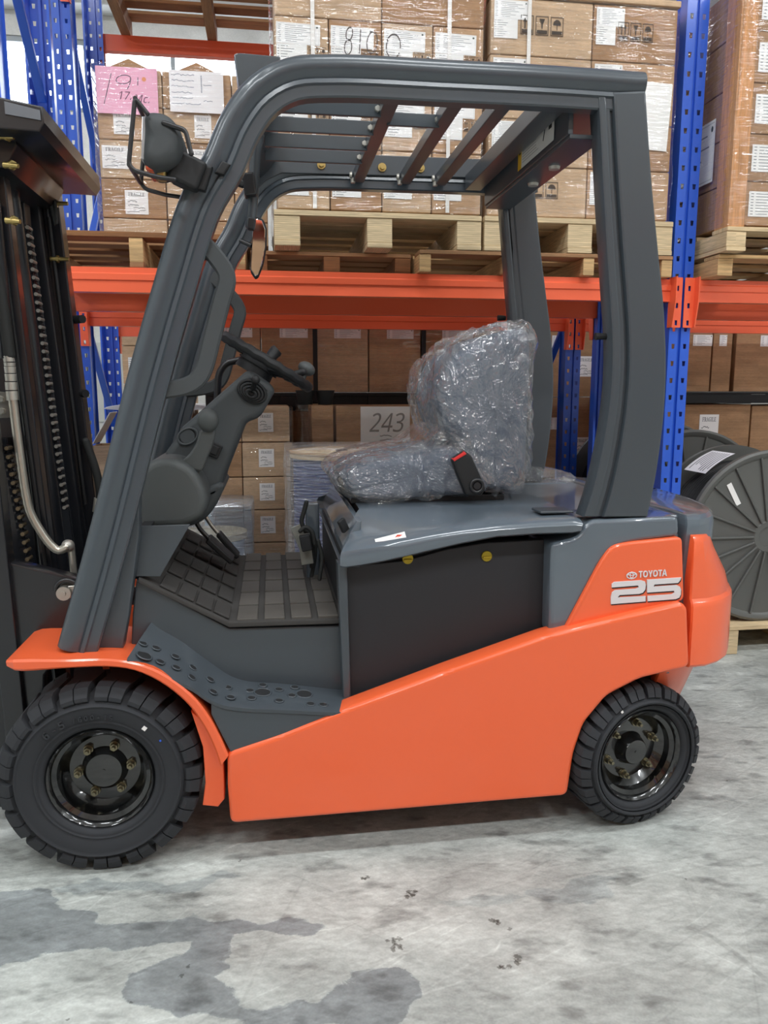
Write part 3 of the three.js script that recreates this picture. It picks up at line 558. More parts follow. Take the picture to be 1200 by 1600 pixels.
{ // --- wheels
  const letter = await new FontLoader().loadAsync('fonts/droid/droid_sans_bold.typeface.json');
  function tyreGeo(Rt, ringR, rimR, W, N, sip) {
    const g = [];
    const prof = [[rimR - 0.004, -0.03], [rimR + 0.003, -0.016], [rimR + 0.012, -0.008], [rimR + 0.017, -0.011], [rimR + 0.021, -0.006], [rimR + 0.024, -0.006], [rimR + 0.028, -0.009], [rimR + 0.036, -0.002], [ringR - 0.012, 0.0], [ringR - 0.006, 0.0], [ringR - 0.004, 0.003], [ringR - 0.001, 0.003], [ringR + 0.001, -0.005], [ringR + 0.006, -0.012], [Rt - 0.026, -0.024], [Rt - 0.022, -0.05], [Rt - 0.02, -W / 2]];
    const full = prof.concat(prof.slice(0, -1).reverse().map(([r, z]) => [r, -W - z]));
    const l = new THREE.LatheGeometry(full.map(([r, z]) => new THREE.Vector2(r, z)), 72); l.rotateX(Math.PI / 2); g.push(l);
    // tread lugs: each a chamfered block with a slit, on both shoulders
    const lug = (a0, a1, pr, skew) => { const rings = []; for (let s = 0; s <= 3; s++) { const a = lerp(a0, a1, s / 3); rings.push(pr.map(([r, z]) => { const b = a + skew * z; return [Math.cos(b) * r, Math.sin(b) * r, z]; })); } return loft(rings, { crease: 25 }); };
    for (const side of [0, 1]) for (let i = 0; i < N; i++) {
      const p = 2 * Math.PI / N, a = (i + side * 0.5) * p, w = p * 0.79;
      const Z = z => side ? -W - z : z, ord = q => side ? q.slice().reverse() : q, sk = (side ? -1 : 1) * 0.9;
      const outer = [[ringR + 0.004, -0.012], [ringR + 0.012, -0.004], [Rt - 0.03, -0.004], [Rt - 0.006, -0.018], [Rt, -0.034], [Rt, -0.062], [ringR + 0.004, -0.062]].map(([r, z]) => [r, Z(z)]);
      const inner = [[Rt, -0.062], [Rt, -W * 0.55], [Rt - 0.03, -W * 0.55], [Rt - 0.03, -0.062]].map(([r, z]) => [r, Z(z)]);
      const h = 0.0018 / Rt;
      g.push(lug(a, a + w / 2 - h, ord(outer), sk), lug(a + w / 2 + h, a + w, ord(outer), sk), lug(a, a + w, ord(inner), sk));
    }
    return g;
  }
  function wheel(name, x, y, z, Rt, ringR, rimR, W, N, deep, turn, flip, front) {
    const w = grp(name, truck); w.position.set(x, y, z); w.rotation.y = turn + (flip ? Math.PI : 0);
    const t = obj('tyre', tyreGeo(Rt, ringR, rimR, W, N), M.rubber, w); t.rotation.z = front ? 0.17 : 0.06;
    const rim = [[0.0, -deep], [rimR * 0.66, -deep], [rimR * 0.74, -deep + 0.012], [rimR * 0.8, -0.06], [rimR * 0.82, -0.04], [rimR * 0.9, -0.032], [rimR * 0.93, -0.02], [rimR * 0.965, -0.016], [rimR * 0.99, -0.019], [rimR + 0.002, -0.028], [rimR, -0.06], [rimR * 0.9, -W + 0.03], [0, -W + 0.03]];
    const lg = new THREE.LatheGeometry(rim.map(([r, q]) => new THREE.Vector2(r, q)), 64); lg.rotateX(Math.PI / 2); obj('rim', toCreasedNormals(lg, R(35)), M.rim, w);
    const hubR = front ? 0.05 : 0.04, hz = -deep + (front ? 0.02 : 0.035);
    const hub = [[hubR + 0.012, -deep], [hubR + 0.008, -deep + 0.008], [hubR, hz - 0.004], [hubR - 0.003, hz], [0.003, hz], [0, hz]];
    const hg = new THREE.LatheGeometry(hub.map(([r, q]) => new THREE.Vector2(r, q)), 40); hg.rotateX(Math.PI / 2); obj('hub_cap', [toCreasedNormals(hg, R(30)), cyl([0, 0, hz - 0.002], [0, 0, hz + 0.0015], 0.004, 0.004, 8)], M.rim, w);
    for (let i = 0; i < 6; i++) {
      const a = i * Math.PI / 3 + (front ? 1.15 : 1.35), rr2 = front ? 0.07 : 0.082, px = Math.cos(a) * rr2, py = Math.sin(a) * rr2;
      obj('lug_nut', [cyl([px, py, -deep], [px, py, -deep + 0.006], 0.014, 0.013, 18), cyl([px, py, -deep + 0.005], [px, py, -deep + 0.02], 0.0105, 0.0105, 6), cyl([px, py, -deep + 0.02], [px, py, -deep + (front ? 0.028 : 0.032)], 0.006, 0.005, 10)], M.nut, w);
    }
    if (!flip) {
      const mk = (a, r, s, m, nm) => { const g = new THREE.BoxGeometry(s, s, 0.0012); g.rotateZ(a); g.translate(Math.cos(a) * r, Math.sin(a) * r, 0.0018); obj(nm, g, m, w); };
      mk(front ? 0.86 : 2.1, front ? 0.19 : 0.185, front ? 0.011 : 0.007, M.white, 'white_mark');
      if (front) mk(0.58, 0.195, 0.005, M.blue, 'blue_mark');
      if (front) { // raised size lettering on the sidewall
        const put = (str, a0, size, gap) => { const gs = []; let a = a0; for (const ch of str) { if (ch !== ' ') { const g = new TextGeometry(ch, { font: letter, size, depth: 0.003, curveSegments: 3, bevelEnabled: false }); g.computeBoundingBox(); const cw = g.boundingBox.max.x; g.translate(-cw / 2, 0, 0); g.rotateZ(a - Math.PI / 2); g.translate(Math.cos(a) * 0.176, Math.sin(a) * 0.176, 0.0002); gs.push(g); } a -= gap; } return gs; };
        obj('raised_lettering', [...put('6-5', 2.3, 0.021, 0.13), ...put('/600-15', 1.86, 0.013, 0.085)], M.rubber, w);
      }
    }
    return w;
  }
  M.nut = std('#7d7660', 0.25, 0.8);
  wheel('front_wheel', -0.003, 0.266, 0.0, 0.266, 0.214, 0.142, 0.225, 17, 0.085, 0, false, true);
  wheel('front_wheel', -0.003, 0.266, mz(0), 0.266, 0.214, 0.142, 0.225, 17, 0.085, 0, true, true);
  wheel('rear_wheel', 1.541, 0.218, -0.005, 0.218, 0.176, 0.143, 0.175, 20, 0.08, R(11.5), false, false);
  wheel('rear_wheel', 1.541, 0.218, mz(-0.005), 0.218, 0.176, 0.143, 0.175, 20, 0.08, R(11.5), true, false);
  obj('front_axle', cyl([-0.003, 0.262, -0.17], [-0.003, 0.262, mz(-0.17)], 0.075, 0.075, 20), M.matte, truck);
  obj('steer_axle', rb(1.48, 1.6, 0.16, 0.27, -0.2, mz(-0.2), 0.02), M.matte, truck);
}

{ // --- orange frame: side skirts, front fenders, inner arches
  const sk = [
    ...[[.335,.119], [.331,.226], [.333,.326]], ...[[.479,.368], [.659,.433], [.939,.526], [1.222,.614], [1.419,.654], [1.622,.692], [1.639,.675], [1.657,.497]],
    ...[[1.506,.47], [1.407,.424], [1.341,.344], [1.314,.252], [1.3,.124]],
  ];
  both((m, s) => obj('side_skirt', ext(ccw(sk), m(0.004), m(-0.075), 0.012, 0.02, [], 4), M.orange, truck));
  // fender: plate bent over the wheel, given by its outer and inner line
  const up = [[-.215,.608], [-.193,.615], [-.054,.609], [.041,.606], [.107,.592], [.171,.563], [.247,.496], [.288,.435], [.319,.366], [.336,.319]], lo = [[-.213,.591], [-.18,.585], [-.055,.587], [.04,.585], [.103,.572], [.169,.535], [.233,.474], [.27,.414], [.298,.347], [.313,.291]];
  const U = smooth(up, 30, false), L = smooth(lo, 30, false);
  const fen = (z0, z1, sgn) => {
    const rings = []; const st = [[0, 0], [0.003, 0.25], [0.003, 0.75], [0, 1]];
    for (let i = 0; i < U.length; i++) { const u = U[i], l = L[i], x = u[0]; const back = x < -0.02 ? z1 : lerp(z1, z1, 1); const cut = x < -0.13 ? (x + 0.13) * 0.9 : 0;
      const near = z0 + sgn * (x < -0.19 ? (x + 0.19) * 0.8 : 0);
      rings.push([[u[0], u[1], back], [u[0], u[1], near - sgn * 0.005], [u[0] * 0.8 + l[0] * 0.2, u[1] * 0.8 + l[1] * 0.2, near], [u[0] * 0.2 + l[0] * 0.8, u[1] * 0.2 + l[1] * 0.8, near], [l[0], l[1], near - sgn * 0.005], [l[0], l[1], back]].map(p => p)); }
    const g = loft(sgn > 0 ? rings.map(r => r.slice().reverse()) : rings, { crease: 28 }); return g;
  };
  both((m, s) => obj('front_fender', fen(m(0.006), m(-0.28), s), M.orange, truck));
  // rear wall of the wheel housing and the sill behind it
  const wall = [[.321,.314], [.32,.181], [.302,.159], [.26,.167], [.27,.233], [.267,.336], [.24,.44], [.276,.41]];
  both(m => obj('wheel_housing', [ext(ccw(wall), m(-0.02), m(-0.28), 0.004), ext(ccw([[-0.1, 0.52], [-0.1, 0.2], [0.36, 0.15], [0.36, 0.5]]), m(-0.28), m(-0.3), 0.002)], M.orange, truck));
  obj('chassis', [rb(0.34, 1.28, 0.14, 0.42, -0.07, mz(-0.07), 0.01), rb(0.66, 1.64, 0.40, 0.84, -0.115, mz(-0.115), 0.01), rb(1.2, 1.75, 0.3, 0.6, -0.26, mz(-0.26), 0.01)], M.matte, truck);
}

{ // --- grey body: panel, step, floor mat
  const pan = [...[[.097,.781], [.341,.632], [.661,.627], [.661,.405]], ...[[.366,.461], [.287,.508], [.208,.583], [.13,.627], [.074,.59], [.082,.684]]];
  obj('body_panel', ext(ccw(pan), -0.13, mz(-0.13), 0.004), M.grey, truck);
  // step: tread rising to the front, outer edge at the fender, inner edge at the body
  const o = smooth([[.086,.603], [.123,.582], [.187,.552], [.248,.519], [.283,.49], [.321,.468], [.37,.456], [.481,.443], [.659,.423]], 40, false), i = smooth([[.131,.66], [.153,.64], [.208,.603], [.257,.561], [.297,.527], [.335,.497], [.379,.477], [.483,.462], [.659,.432]], 40, false);
  const rings = o.map((p, k) => { const q = i[k], t = 0.004; return [[p[0], p[1] - 0.022, -0.012], [p[0], p[1] - 0.014, 0.001], [p[0], p[1] - 0.004, 0.002], [p[0] + 0.0, p[1], -0.006], [lerp(p[0], q[0], 0.5), lerp(p[1], q[1], 0.5) + 0.001, -0.066], [q[0], q[1], -0.131], [q[0], q[1] - 0.03, -0.131]]; });
  both((m, s) => {
    const step = obj('step', loft(rings.map(r => { const a = r.map(p => [p[0], p[1], m(p[2])]); return s > 0 ? a.reverse() : a; }), { crease: 30 }), M.grey, truck);
    if (s < 0) return;
    const hole = (px, sc) => { const [X, Y, Zq] = px; const n = o.reduce((b, p, k) => Math.abs(p[0] - X) < Math.abs(o[b][0] - X) ? k : b, 0), k = Math.min(n, o.length - 2), sl = Math.atan2(o[k + 1][1] - o[k][1], o[k + 1][0] - o[k][0]); const tz = -Zq / 0.132, y = lerp(o[n][1], i.reduce((b, p) => Math.abs(p[0] - X) < Math.abs(b[0] - X) ? p : b)[1], tz) + 0.0015;
      const d = new THREE.CylinderGeometry(0.0085 * sc, 0.0085 * sc, 0.003, 14), r = new THREE.TorusGeometry(0.0095 * sc, 0.0022, 6, 18); r.rotateX(Math.PI / 2); r.scale(1.2, 1, 1); d.scale(1.2, 1, 1); 
      for (const [g, mm, nm] of [[r, M.grey, 'grip_rim'], [d, M.matte, 'grip_hole']]) { g.rotateX(0.18); g.rotateZ(sl); g.translate(X, y, Zq); obj(nm, g, mm, step); } };
    for (const [x, t, s2] of [[0.125, 0.2, 1.8], [0.118, 0.45, 1], [0.15, 0.5, 1], [0.165, 0.22, 1], [0.205, 0.25, 1], [0.2, 0.5, 1], [0.245, 0.5, 1], [0.245, 0.22, 1], [0.29, 0.48, 1], [0.3, 0.18, 1], [0.335, 0.55, 1], [0.345, 0.2, 1], [0.4, 0.3, 1], [0.395, 0.6, 1], [0.43, 0.55, 2], [0.43, 0.85, 1], [0.475, 0.7, 1], [0.475, 0.25, 1], [0.51, 0.5, 1], [0.52, 0.85, 1], [0.545, 0.6, 2], [0.56, 0.2, 1], [0.595, 0.2, 1]]) hole([x, 0, -0.128 * t - 0.004], s2);
  });
  // plate under the step down to the skirt
  const low = [[.186,.53], [.247,.502], [.32,.458], [.37,.444], [.659,.413], [.344,.318], [.317,.375], [.288,.442], [.247,.505]];
  both(m => obj('step_panel', ext(ccw([[.295,.472], [.32,.456], [.37,.444], [.659,.413], [.663,.391], [.347,.312], [.322,.369], [.294,.436]]), m(-0.004), m(-0.06), 0.003), M.grey, truck));
  // ribbed rubber mat on the floor and up the toe board
  const mat = [...[[.105,.788], [.342,.655], [.659,.649], [.659,.636], [.342,.639], [.101,.776]]];
  const fm = obj('floor_mat', ext(ccw(mat), -0.115, mz(-0.115), 0.004), M.mat, truck);
  for (let a = 0; a < 4; a++) for (let b = 0; b < 6; b++) { const x = 0.362 + a * 0.076, z = -0.13 - b * 0.15; obj('rubber_pad', rb(x, x + 0.058, 0.646, 0.659, z - 0.135, z, 0.003), M.matPad, fm); }
  const p0 = [[.105,.788], [.342,.655]], dx = (p0[1][0] - p0[0][0]), dy = (p0[1][1] - p0[0][1]), sl = Math.atan2(dy, dx);
  for (let a = 0; a < 4; a++) for (let b = 0; b < 5; b++) { const g = rb(-0.024, 0.024, 0.001, 0.008, -0.06, 0.06, 0.003); g.rotateZ(sl); g.translate(p0[0][0] + dx * (0.3 + a * 0.2), p0[0][1] + dy * (0.3 + a * 0.2), -0.19 - b * 0.17); obj('rubber_pad', g, M.mat, fm); }
  // pedals
  const pd = grp('pedal', truck); obj('pedal_pad', [bar([0.25, 0.8, -0.62], [0.33, 0.72, -0.62], 0.02, 0.09, 0.006)], M.blackPlastic, pd); obj('pedal_arm', tube([[0.29, 0.76, -0.62], [0.22, 0.84, -0.62], [0.2, 0.92, -0.62]], 0.008, 10, 6), M.black, pd);
  const pd2 = grp('pedal', truck); obj('pedal_pad', [bar([0.27, 0.78, -0.82], [0.34, 0.69, -0.82], 0.018, 0.07, 0.006)], M.blackPlastic, pd2); obj('pedal_arm', tube([[0.3, 0.74, -0.82], [0.24, 0.82, -0.82], [0.2, 0.9, -0.82]], 0.008, 10, 6), M.zinc, pd2);
}

{ // --- overhead guard, a little narrower than the body
  const mzG = z => -1.03 - z, bothG = fn => { fn(z => z, 1); fn(mzG, -1); };
  const G = grp('overhead_guard', truck);
  // front leg and roof rail in one bend: tube outside, groove, square web inside
  const mid = smooth([[-.054,.611], [.037,.896], [.157,1.307], [.234,1.545], [.307,1.749], [.365,1.845], [.408,1.936], [.464,2.008], [.538,2.05], [.641,2.063], [.932,2.067], [1.203,2.069], [1.459,2.067]], 90, false);
  const prof = []; // [outward, across]
  for (let k = 0; k <= 12; k++) { const a = -Math.PI * 0.62 + k / 12 * Math.PI * 1.24; prof.push([0.019 + Math.cos(a) * 0.032, Math.sin(a) * 0.032]); }
  prof.push([-0.008, 0.020], [-0.012, 0.026], [-0.022, 0.028], [-0.026, 0.022], [-0.05, 0.022], [-0.054, 0.018], [-0.054, -0.018], [-0.05, -0.022], [-0.026, -0.022], [-0.022, -0.028], [-0.012, -0.026], [-0.008, -0.020]);
  const sweep = (path, pr, zc) => path.map((p, k) => { const a = path[Math.max(0, k - 1)], b = path[Math.min(path.length - 1, k + 1)], tx = b[0] - a[0], ty = b[1] - a[1], L = Math.hypot(tx, ty), nx = -ty / L, ny = tx / L; return pr.map(([u, w]) => [p[0] + nx * u, p[1] + ny * u, zc + w]); });
  bothG((m) => obj('front_leg_and_rail', loft(sweep(mid, prof, m(-0.075)).map(r => r.slice().reverse()), { crease: 34 }), M.greyTube, G));
  // plate closing the foot of the front leg
  const foot = [[-.026,.608], [.061,.604], [.079,.691], [.097,.793], [.118,.917], [.128,1.084], [.105,1.084], [.042,.89]];
  bothG((m) => obj('leg_gusset', ext(ccw(foot), m(-0.085), m(-0.13), 0.004), M.grey, G));
  for (const [x, y] of [[.066,.856], [.019,.71]]) obj('bolt', [cyl([x, y, -0.086], [x, y, -0.081], 0.007, 0.006, 10)], M.black, G);
  // rear leg: boomerang plate with a stepped front edge
  const fe = smooth([[1.329,2.053], [1.364,1.723], [1.382,1.567], [1.399,1.415], [1.4,1.28], [1.385,1.143], [1.361,1.02], [1.337,.938]], 30, false), re = smooth([[1.458,2.065], [1.487,1.85], [1.519,1.654], [1.545,1.498], [1.56,1.335], [1.559,1.198], [1.545,1.041], [1.527,.934]], 30, false);
  const off = (t) => fe.map((p, k) => [lerp(p[0], re[k][0], t), lerp(p[1], re[k][1], t)]);
  const strip = (a, b) => ccw([...off(a), ...off(b).reverse()]);
  bothG(m => obj('rear_leg', [ext(strip(0.3, 1), m(-0.045), m(-0.115), 0.007), ext(strip(0.0, 0.17), m(-0.05), m(-0.115), 0.006), ext(strip(0.1, 0.4), m(-0.062), m(-0.112), 0.001), ext(strip(0.15, 0.24), m(-0.054), m(-0.112), 0.003)], M.grey, G));
  for (const [x, y] of [[1.391,1.439]]) obj('knob', [cyl([x + 0.012, y, -0.09], [x - 0.025, y, -0.09], 0.008, 0.01, 12)], M.blackPlastic, G);
  obj('knob', [cyl([[1.38,1.568,-.98]][0], [1.349,1.568, -0.98], 0.009, 0.011, 12)], M.blackPlastic, G);
  // side plates under the roof, filleted into the legs
  const side = [...roundPoly([...[[.43,2.138], [1.337,2.138], [1.476,2.116], [1.499,2.03]], [1.47, 1.98, 0.0], ...[[1.384,2.026]]], 0.0), ];
  const sp = ccw([...[[.423,2.126], [1.458,2.13], [1.474,2.022], [1.376,1.973], [1.362,2.018], [1.337,2.049], [1.295,2.065], [.527,2.054], [.47,2.026], [.426,1.981]]]);
  obj('side_plate', ext(sp, -0.92, -0.93, 0.002), M.grey, G);
  const spn = ccw([[.811,2.044], [1.342,2.05], [1.352,2.026], [.778,2.019]]);
  obj('side_plate', ext(ccw([[0.62, 2.02], [1.36, 2.025], [1.36, 2.055], [0.62, 2.05]]), -0.1, -0.115, 0.002), M.grey, G);
  for (const [x, y] of [[.668,2.085], [.887,2.085], [1.028,2.088]]) obj('bolt', [cyl([x, y, -0.921], [x, y, -0.914], 0.016, 0.015, 16), cyl([x, y, -0.915], [x, y, -0.906], 0.009, 0.009, 6)], M.brass, G);
  // front cross member (a bent plate) and the bars
  const cm = [[.399,2.107], [.413,2.111], [.516,2.108], [.484,2.062], [.44,2.025], [.412,2.028]];
  obj('front_cross_member', ext(ccw(cm), -0.085, mzG(-0.085), 0.003, 0.008), M.grey, G);
  for (const z of [-0.23, -0.385, -0.53, -0.675]) {
    obj('roof_bar', rb(0.47, 0.785, 2.025, 2.065, z - 0.006, z + 0.006, 0.002), M.grey, G);
    obj('bolt', [cyl([0.775, 2.045, z + 0.006], [0.775, 2.045, z + 0.014], 0.009, 0.008, 6), cyl([0.785, 2.05, z], [0.795, 2.05, z], 0.011, 0.01, 6)], M.zinc, G);
  }
  for (const x of [0.80, 0.97, 1.1]) {
    obj('roof_bar', rb(x - 0.02, x + 0.02, 2.03, 2.066, -0.1, -0.92, 0.003), M.grey, G);
    obj('bolt', [cyl([x - 0.025, 2.05, -0.9], [x - 0.033, 2.05, -0.9], 0.012, 0.01, 6), cyl([x - 0.02, 2.04, -0.905], [x - 0.02, 2.025, -0.905], 0.01, 0.009, 6)], M.zinc, G);
  }
  obj('roof_bar', rb(0.81, 0.96, 2.025, 2.06, -0.296, -0.284, 0.002), M.grey, G);
  obj('bolt', cyl([0.955, 2.045, -0.284], [0.955, 2.045, -0.275], 0.01, 0.009, 6), M.zinc, G);
  obj('roof_bar', [rb(1.195, 1.255, 2.018, 2.07, -0.1, -0.92, 0.003)], M.grey, G);
  const rc = obj('rear_cross_member', [rb(1.27, 1.285, 1.965, 2.075, -0.1, -0.92, 0.003), rb(1.275, 1.37, 1.955, 1.967, -0.1, -0.92, 0.003), rb(1.27, 1.46, 2.06, 2.075, -0.1, -0.92, 0.003)], M.grey, G);
  { // rating sticker under the rear cross member
    const t = canvasTex(512, 128, (g, w, h) => { g.fillStyle = '#d9d8d2'; g.fillRect(0, 0, w, h); g.fillStyle = '#e2b21e'; g.fillRect(0, 0, 56, h); g.fillStyle = '#2b2b2b'; g.beginPath(); g.moveTo(28, 20); g.lineTo(44, 50); g.lineTo(12, 50); g.fill(); g.strokeStyle = '#9a9a96'; g.fillStyle = '#8b8b88'; for (let i = 0; i < 7; i++) g.fillRect(70, 16 + i * 14, 180 + rnd() * 80, 3); for (let i = 0; i < 3; i++) g.strokeRect(90 + i * 70, 20, 60, 40); g.fillStyle = '#222'; g.save(); g.translate(380, 64); g.rotate(0.4); g.fillRect(-6, -34, 12, 60); g.restore(); g.fillRect(440, 26, 40, 34); });
    const p = new THREE.PlaneGeometry(0.32, 0.075); p.rotateY(-Math.PI / 2); p.translate(1.2685, 2.018, -0.36); obj('sticker', p, decal(t), G, 'white rating sticker with a yellow warning end');
    for (const [y, z] of [[1.96, -0.55], [1.96, -0.36]]) obj('bolt', cyl([1.33, 1.955, z], [1.33, 1.947, z], 0.018, 0.016, 14), M.zinc, G);
  }
  for (const [x, y] of [[1.335,2.151], [1.336,2.089]]) obj('bolt', [cyl([x, y, -0.921], [x, y, -0.909], 0.015, 0.013, 10)], M.brass, G);
  // grab handle on the near front leg
  const hp = roundPoly([...[[.286,1.681], [.364,1.588], [.353,1.528], [.291,1.32], [.247,1.297], [.182,1.288]]].map(p => p), 0.03, 6);
  const hs = [[-0.022, -0.014], [-0.022, 0.014], [-0.017, 0.019], [0.017, 0.019], [0.022, 0.014], [0.022, -0.014], [0.017, -0.019], [-0.017, -0.019]];
  const open = smooth([[.268,1.699], [.292,1.675], [.331,1.636], [.363,1.591], [.367,1.569], [.353,1.522], [.324,1.423], [.302,1.349], [.285,1.32], [.255,1.302], [.211,1.293], [.163,1.288]], 40, false);
  obj('grab_handle', loft(sweep(open, hs, -0.087), { crease: 30 }), M.plastic, G);
  obj('grab_handle', loft(sweep(open, hs, mzG(-0.087)), { crease: 30 }), M.plastic, G);
  // interior mirror on its rod
  const mg = grp('mirror', truck);
  obj('mirror_rod', poly3([[.455,1.984, -0.3], [.444,1.947, -0.3], [.436,1.838, -0.3], [.425,1.748, -0.3]], 0.015, 10, 0.03), M.grey, mg); obj('mirror_clamp', bar([.422,1.88, -0.285], [.429,1.82, -0.285], 0.035, 0.05, 0.006), M.black, mg); obj('clamp_arm', cyl([.362,1.859, -0.25], [.423,1.849, -0.28], 0.011, 0.012, 10), M.black, mg); obj('mirror_hinge', bar([.431,1.765, -0.29], [.426,1.734, -0.29], 0.022, 0.03, 0.005), M.black, mg); obj('hinge_arm', cyl([.395,1.71, -0.32], [.428,1.693, -0.3], 0.006, 0.007, 8), M.black, mg);
  const mo = ccw([[.438,1.772], [.461,1.766], [.471,1.741], [.469,1.691], [.458,1.64], [.444,1.607], [.435,1.602], [.421,1.622], [.424,1.664], [.43,1.729]]);
  obj('mirror_shell', ext(mo, -0.29, -0.315, 0.008, 0.008), M.blackPlastic, mg);
  const mgl = obj('mirror_glass', ext(mo.map(([x, y]) => { const cx = 0.436, cy = [[.446,1.685]][0][1]; return [x + (cx - x) * 0.14, y + (cy - y) * 0.08]; }), -0.286, -0.2905, 0.0015), M.mirror, mg);
  // work lamp in its wire cage, clamped to the near leg
  const lg = grp('work_lamp', truck);
  const hl = smooth(ccw([[.197,1.928], [.232,1.932], [.254,1.922], [.275,1.893], [.279,1.861], [.268,1.828], [.243,1.81], [.208,1.804], [.187,1.819], [.186,1.843], [.192,1.894]]), 48);
  obj('lamp_housing', puff(hl, 0.03, -0.13, 0.03, { cap: 4, mid: 3 }), M.plastic, lg);
  obj('lamp_lens', [ext(ccw([[.189,1.921], [.198,1.923], [.191,1.825], [.182,1.828]]), 0.015, -0.115, 0.003)], phy('#e8ecf0', 0.05, { transmission: 0.6, thickness: 0 }), lg);
  obj('indicator_lens', rb(...[[.19,1.818]][0].slice(0, 1), [[.212,1.819]][0][0], [[.2,1.804]][0][1], [[.201,1.821]][0][1], 0.01, -0.1, 0.006), phy('#e2562a', 0.2, { clearcoat: 1 }), lg);
  obj('mount_nut', [cyl([[.225,1.827,-.02]][0], [[.224,1.81,-.02]][0], 0.011, 0.009, 12), cyl([[.225,1.816,-.02]][0], [[.223,1.788,-.02]][0], 0.014, 0.012, 8)], M.brass, lg);
  const cage = (z) => poly3([...[[234, 190], [217, 167], [208, 267], [215, 276], [250, 286], [278, 290]].map(() => 0)].length ? [[.204,1.921,-.02], [.178,1.953,-.02], [.157,1.809,-.02], [.169,1.795,-.02], [.219,1.783,-.02], [.259,1.779,-.02]].map(p => [p[0], p[1], z]) : [], 0.0055, 6, 0.012);
  obj('cage_wire', [cage(0.035), cage(-0.135), ...[[.178,1.953,-.02], [.157,1.809,-.02]].map(p => cyl([p[0], p[1], 0.035], [p[0], p[1], -0.135], 0.0055, 0.0055, 6)), poly3([[.239,1.904,.03], [.288,1.89,.03], [.299,1.839,.03]], 0.006, 6, 0.01)], M.black, lg);
  obj('clamp', [bar([[.299,1.847,-.04]][0], [[.27,1.781,-.04]][0], 0.075, 0.07, 0.01), ext(ccw([[.3,1.834], [.344,1.827], [.324,1.77], [.274,1.78]]), -0.022, -0.05, 0.006), ext(ccw([[.367,1.846], [.386,1.837], [.369,1.812], [.347,1.817]]), -0.035, -0.11, 0.004)], M.blackPlastic, lg);
}

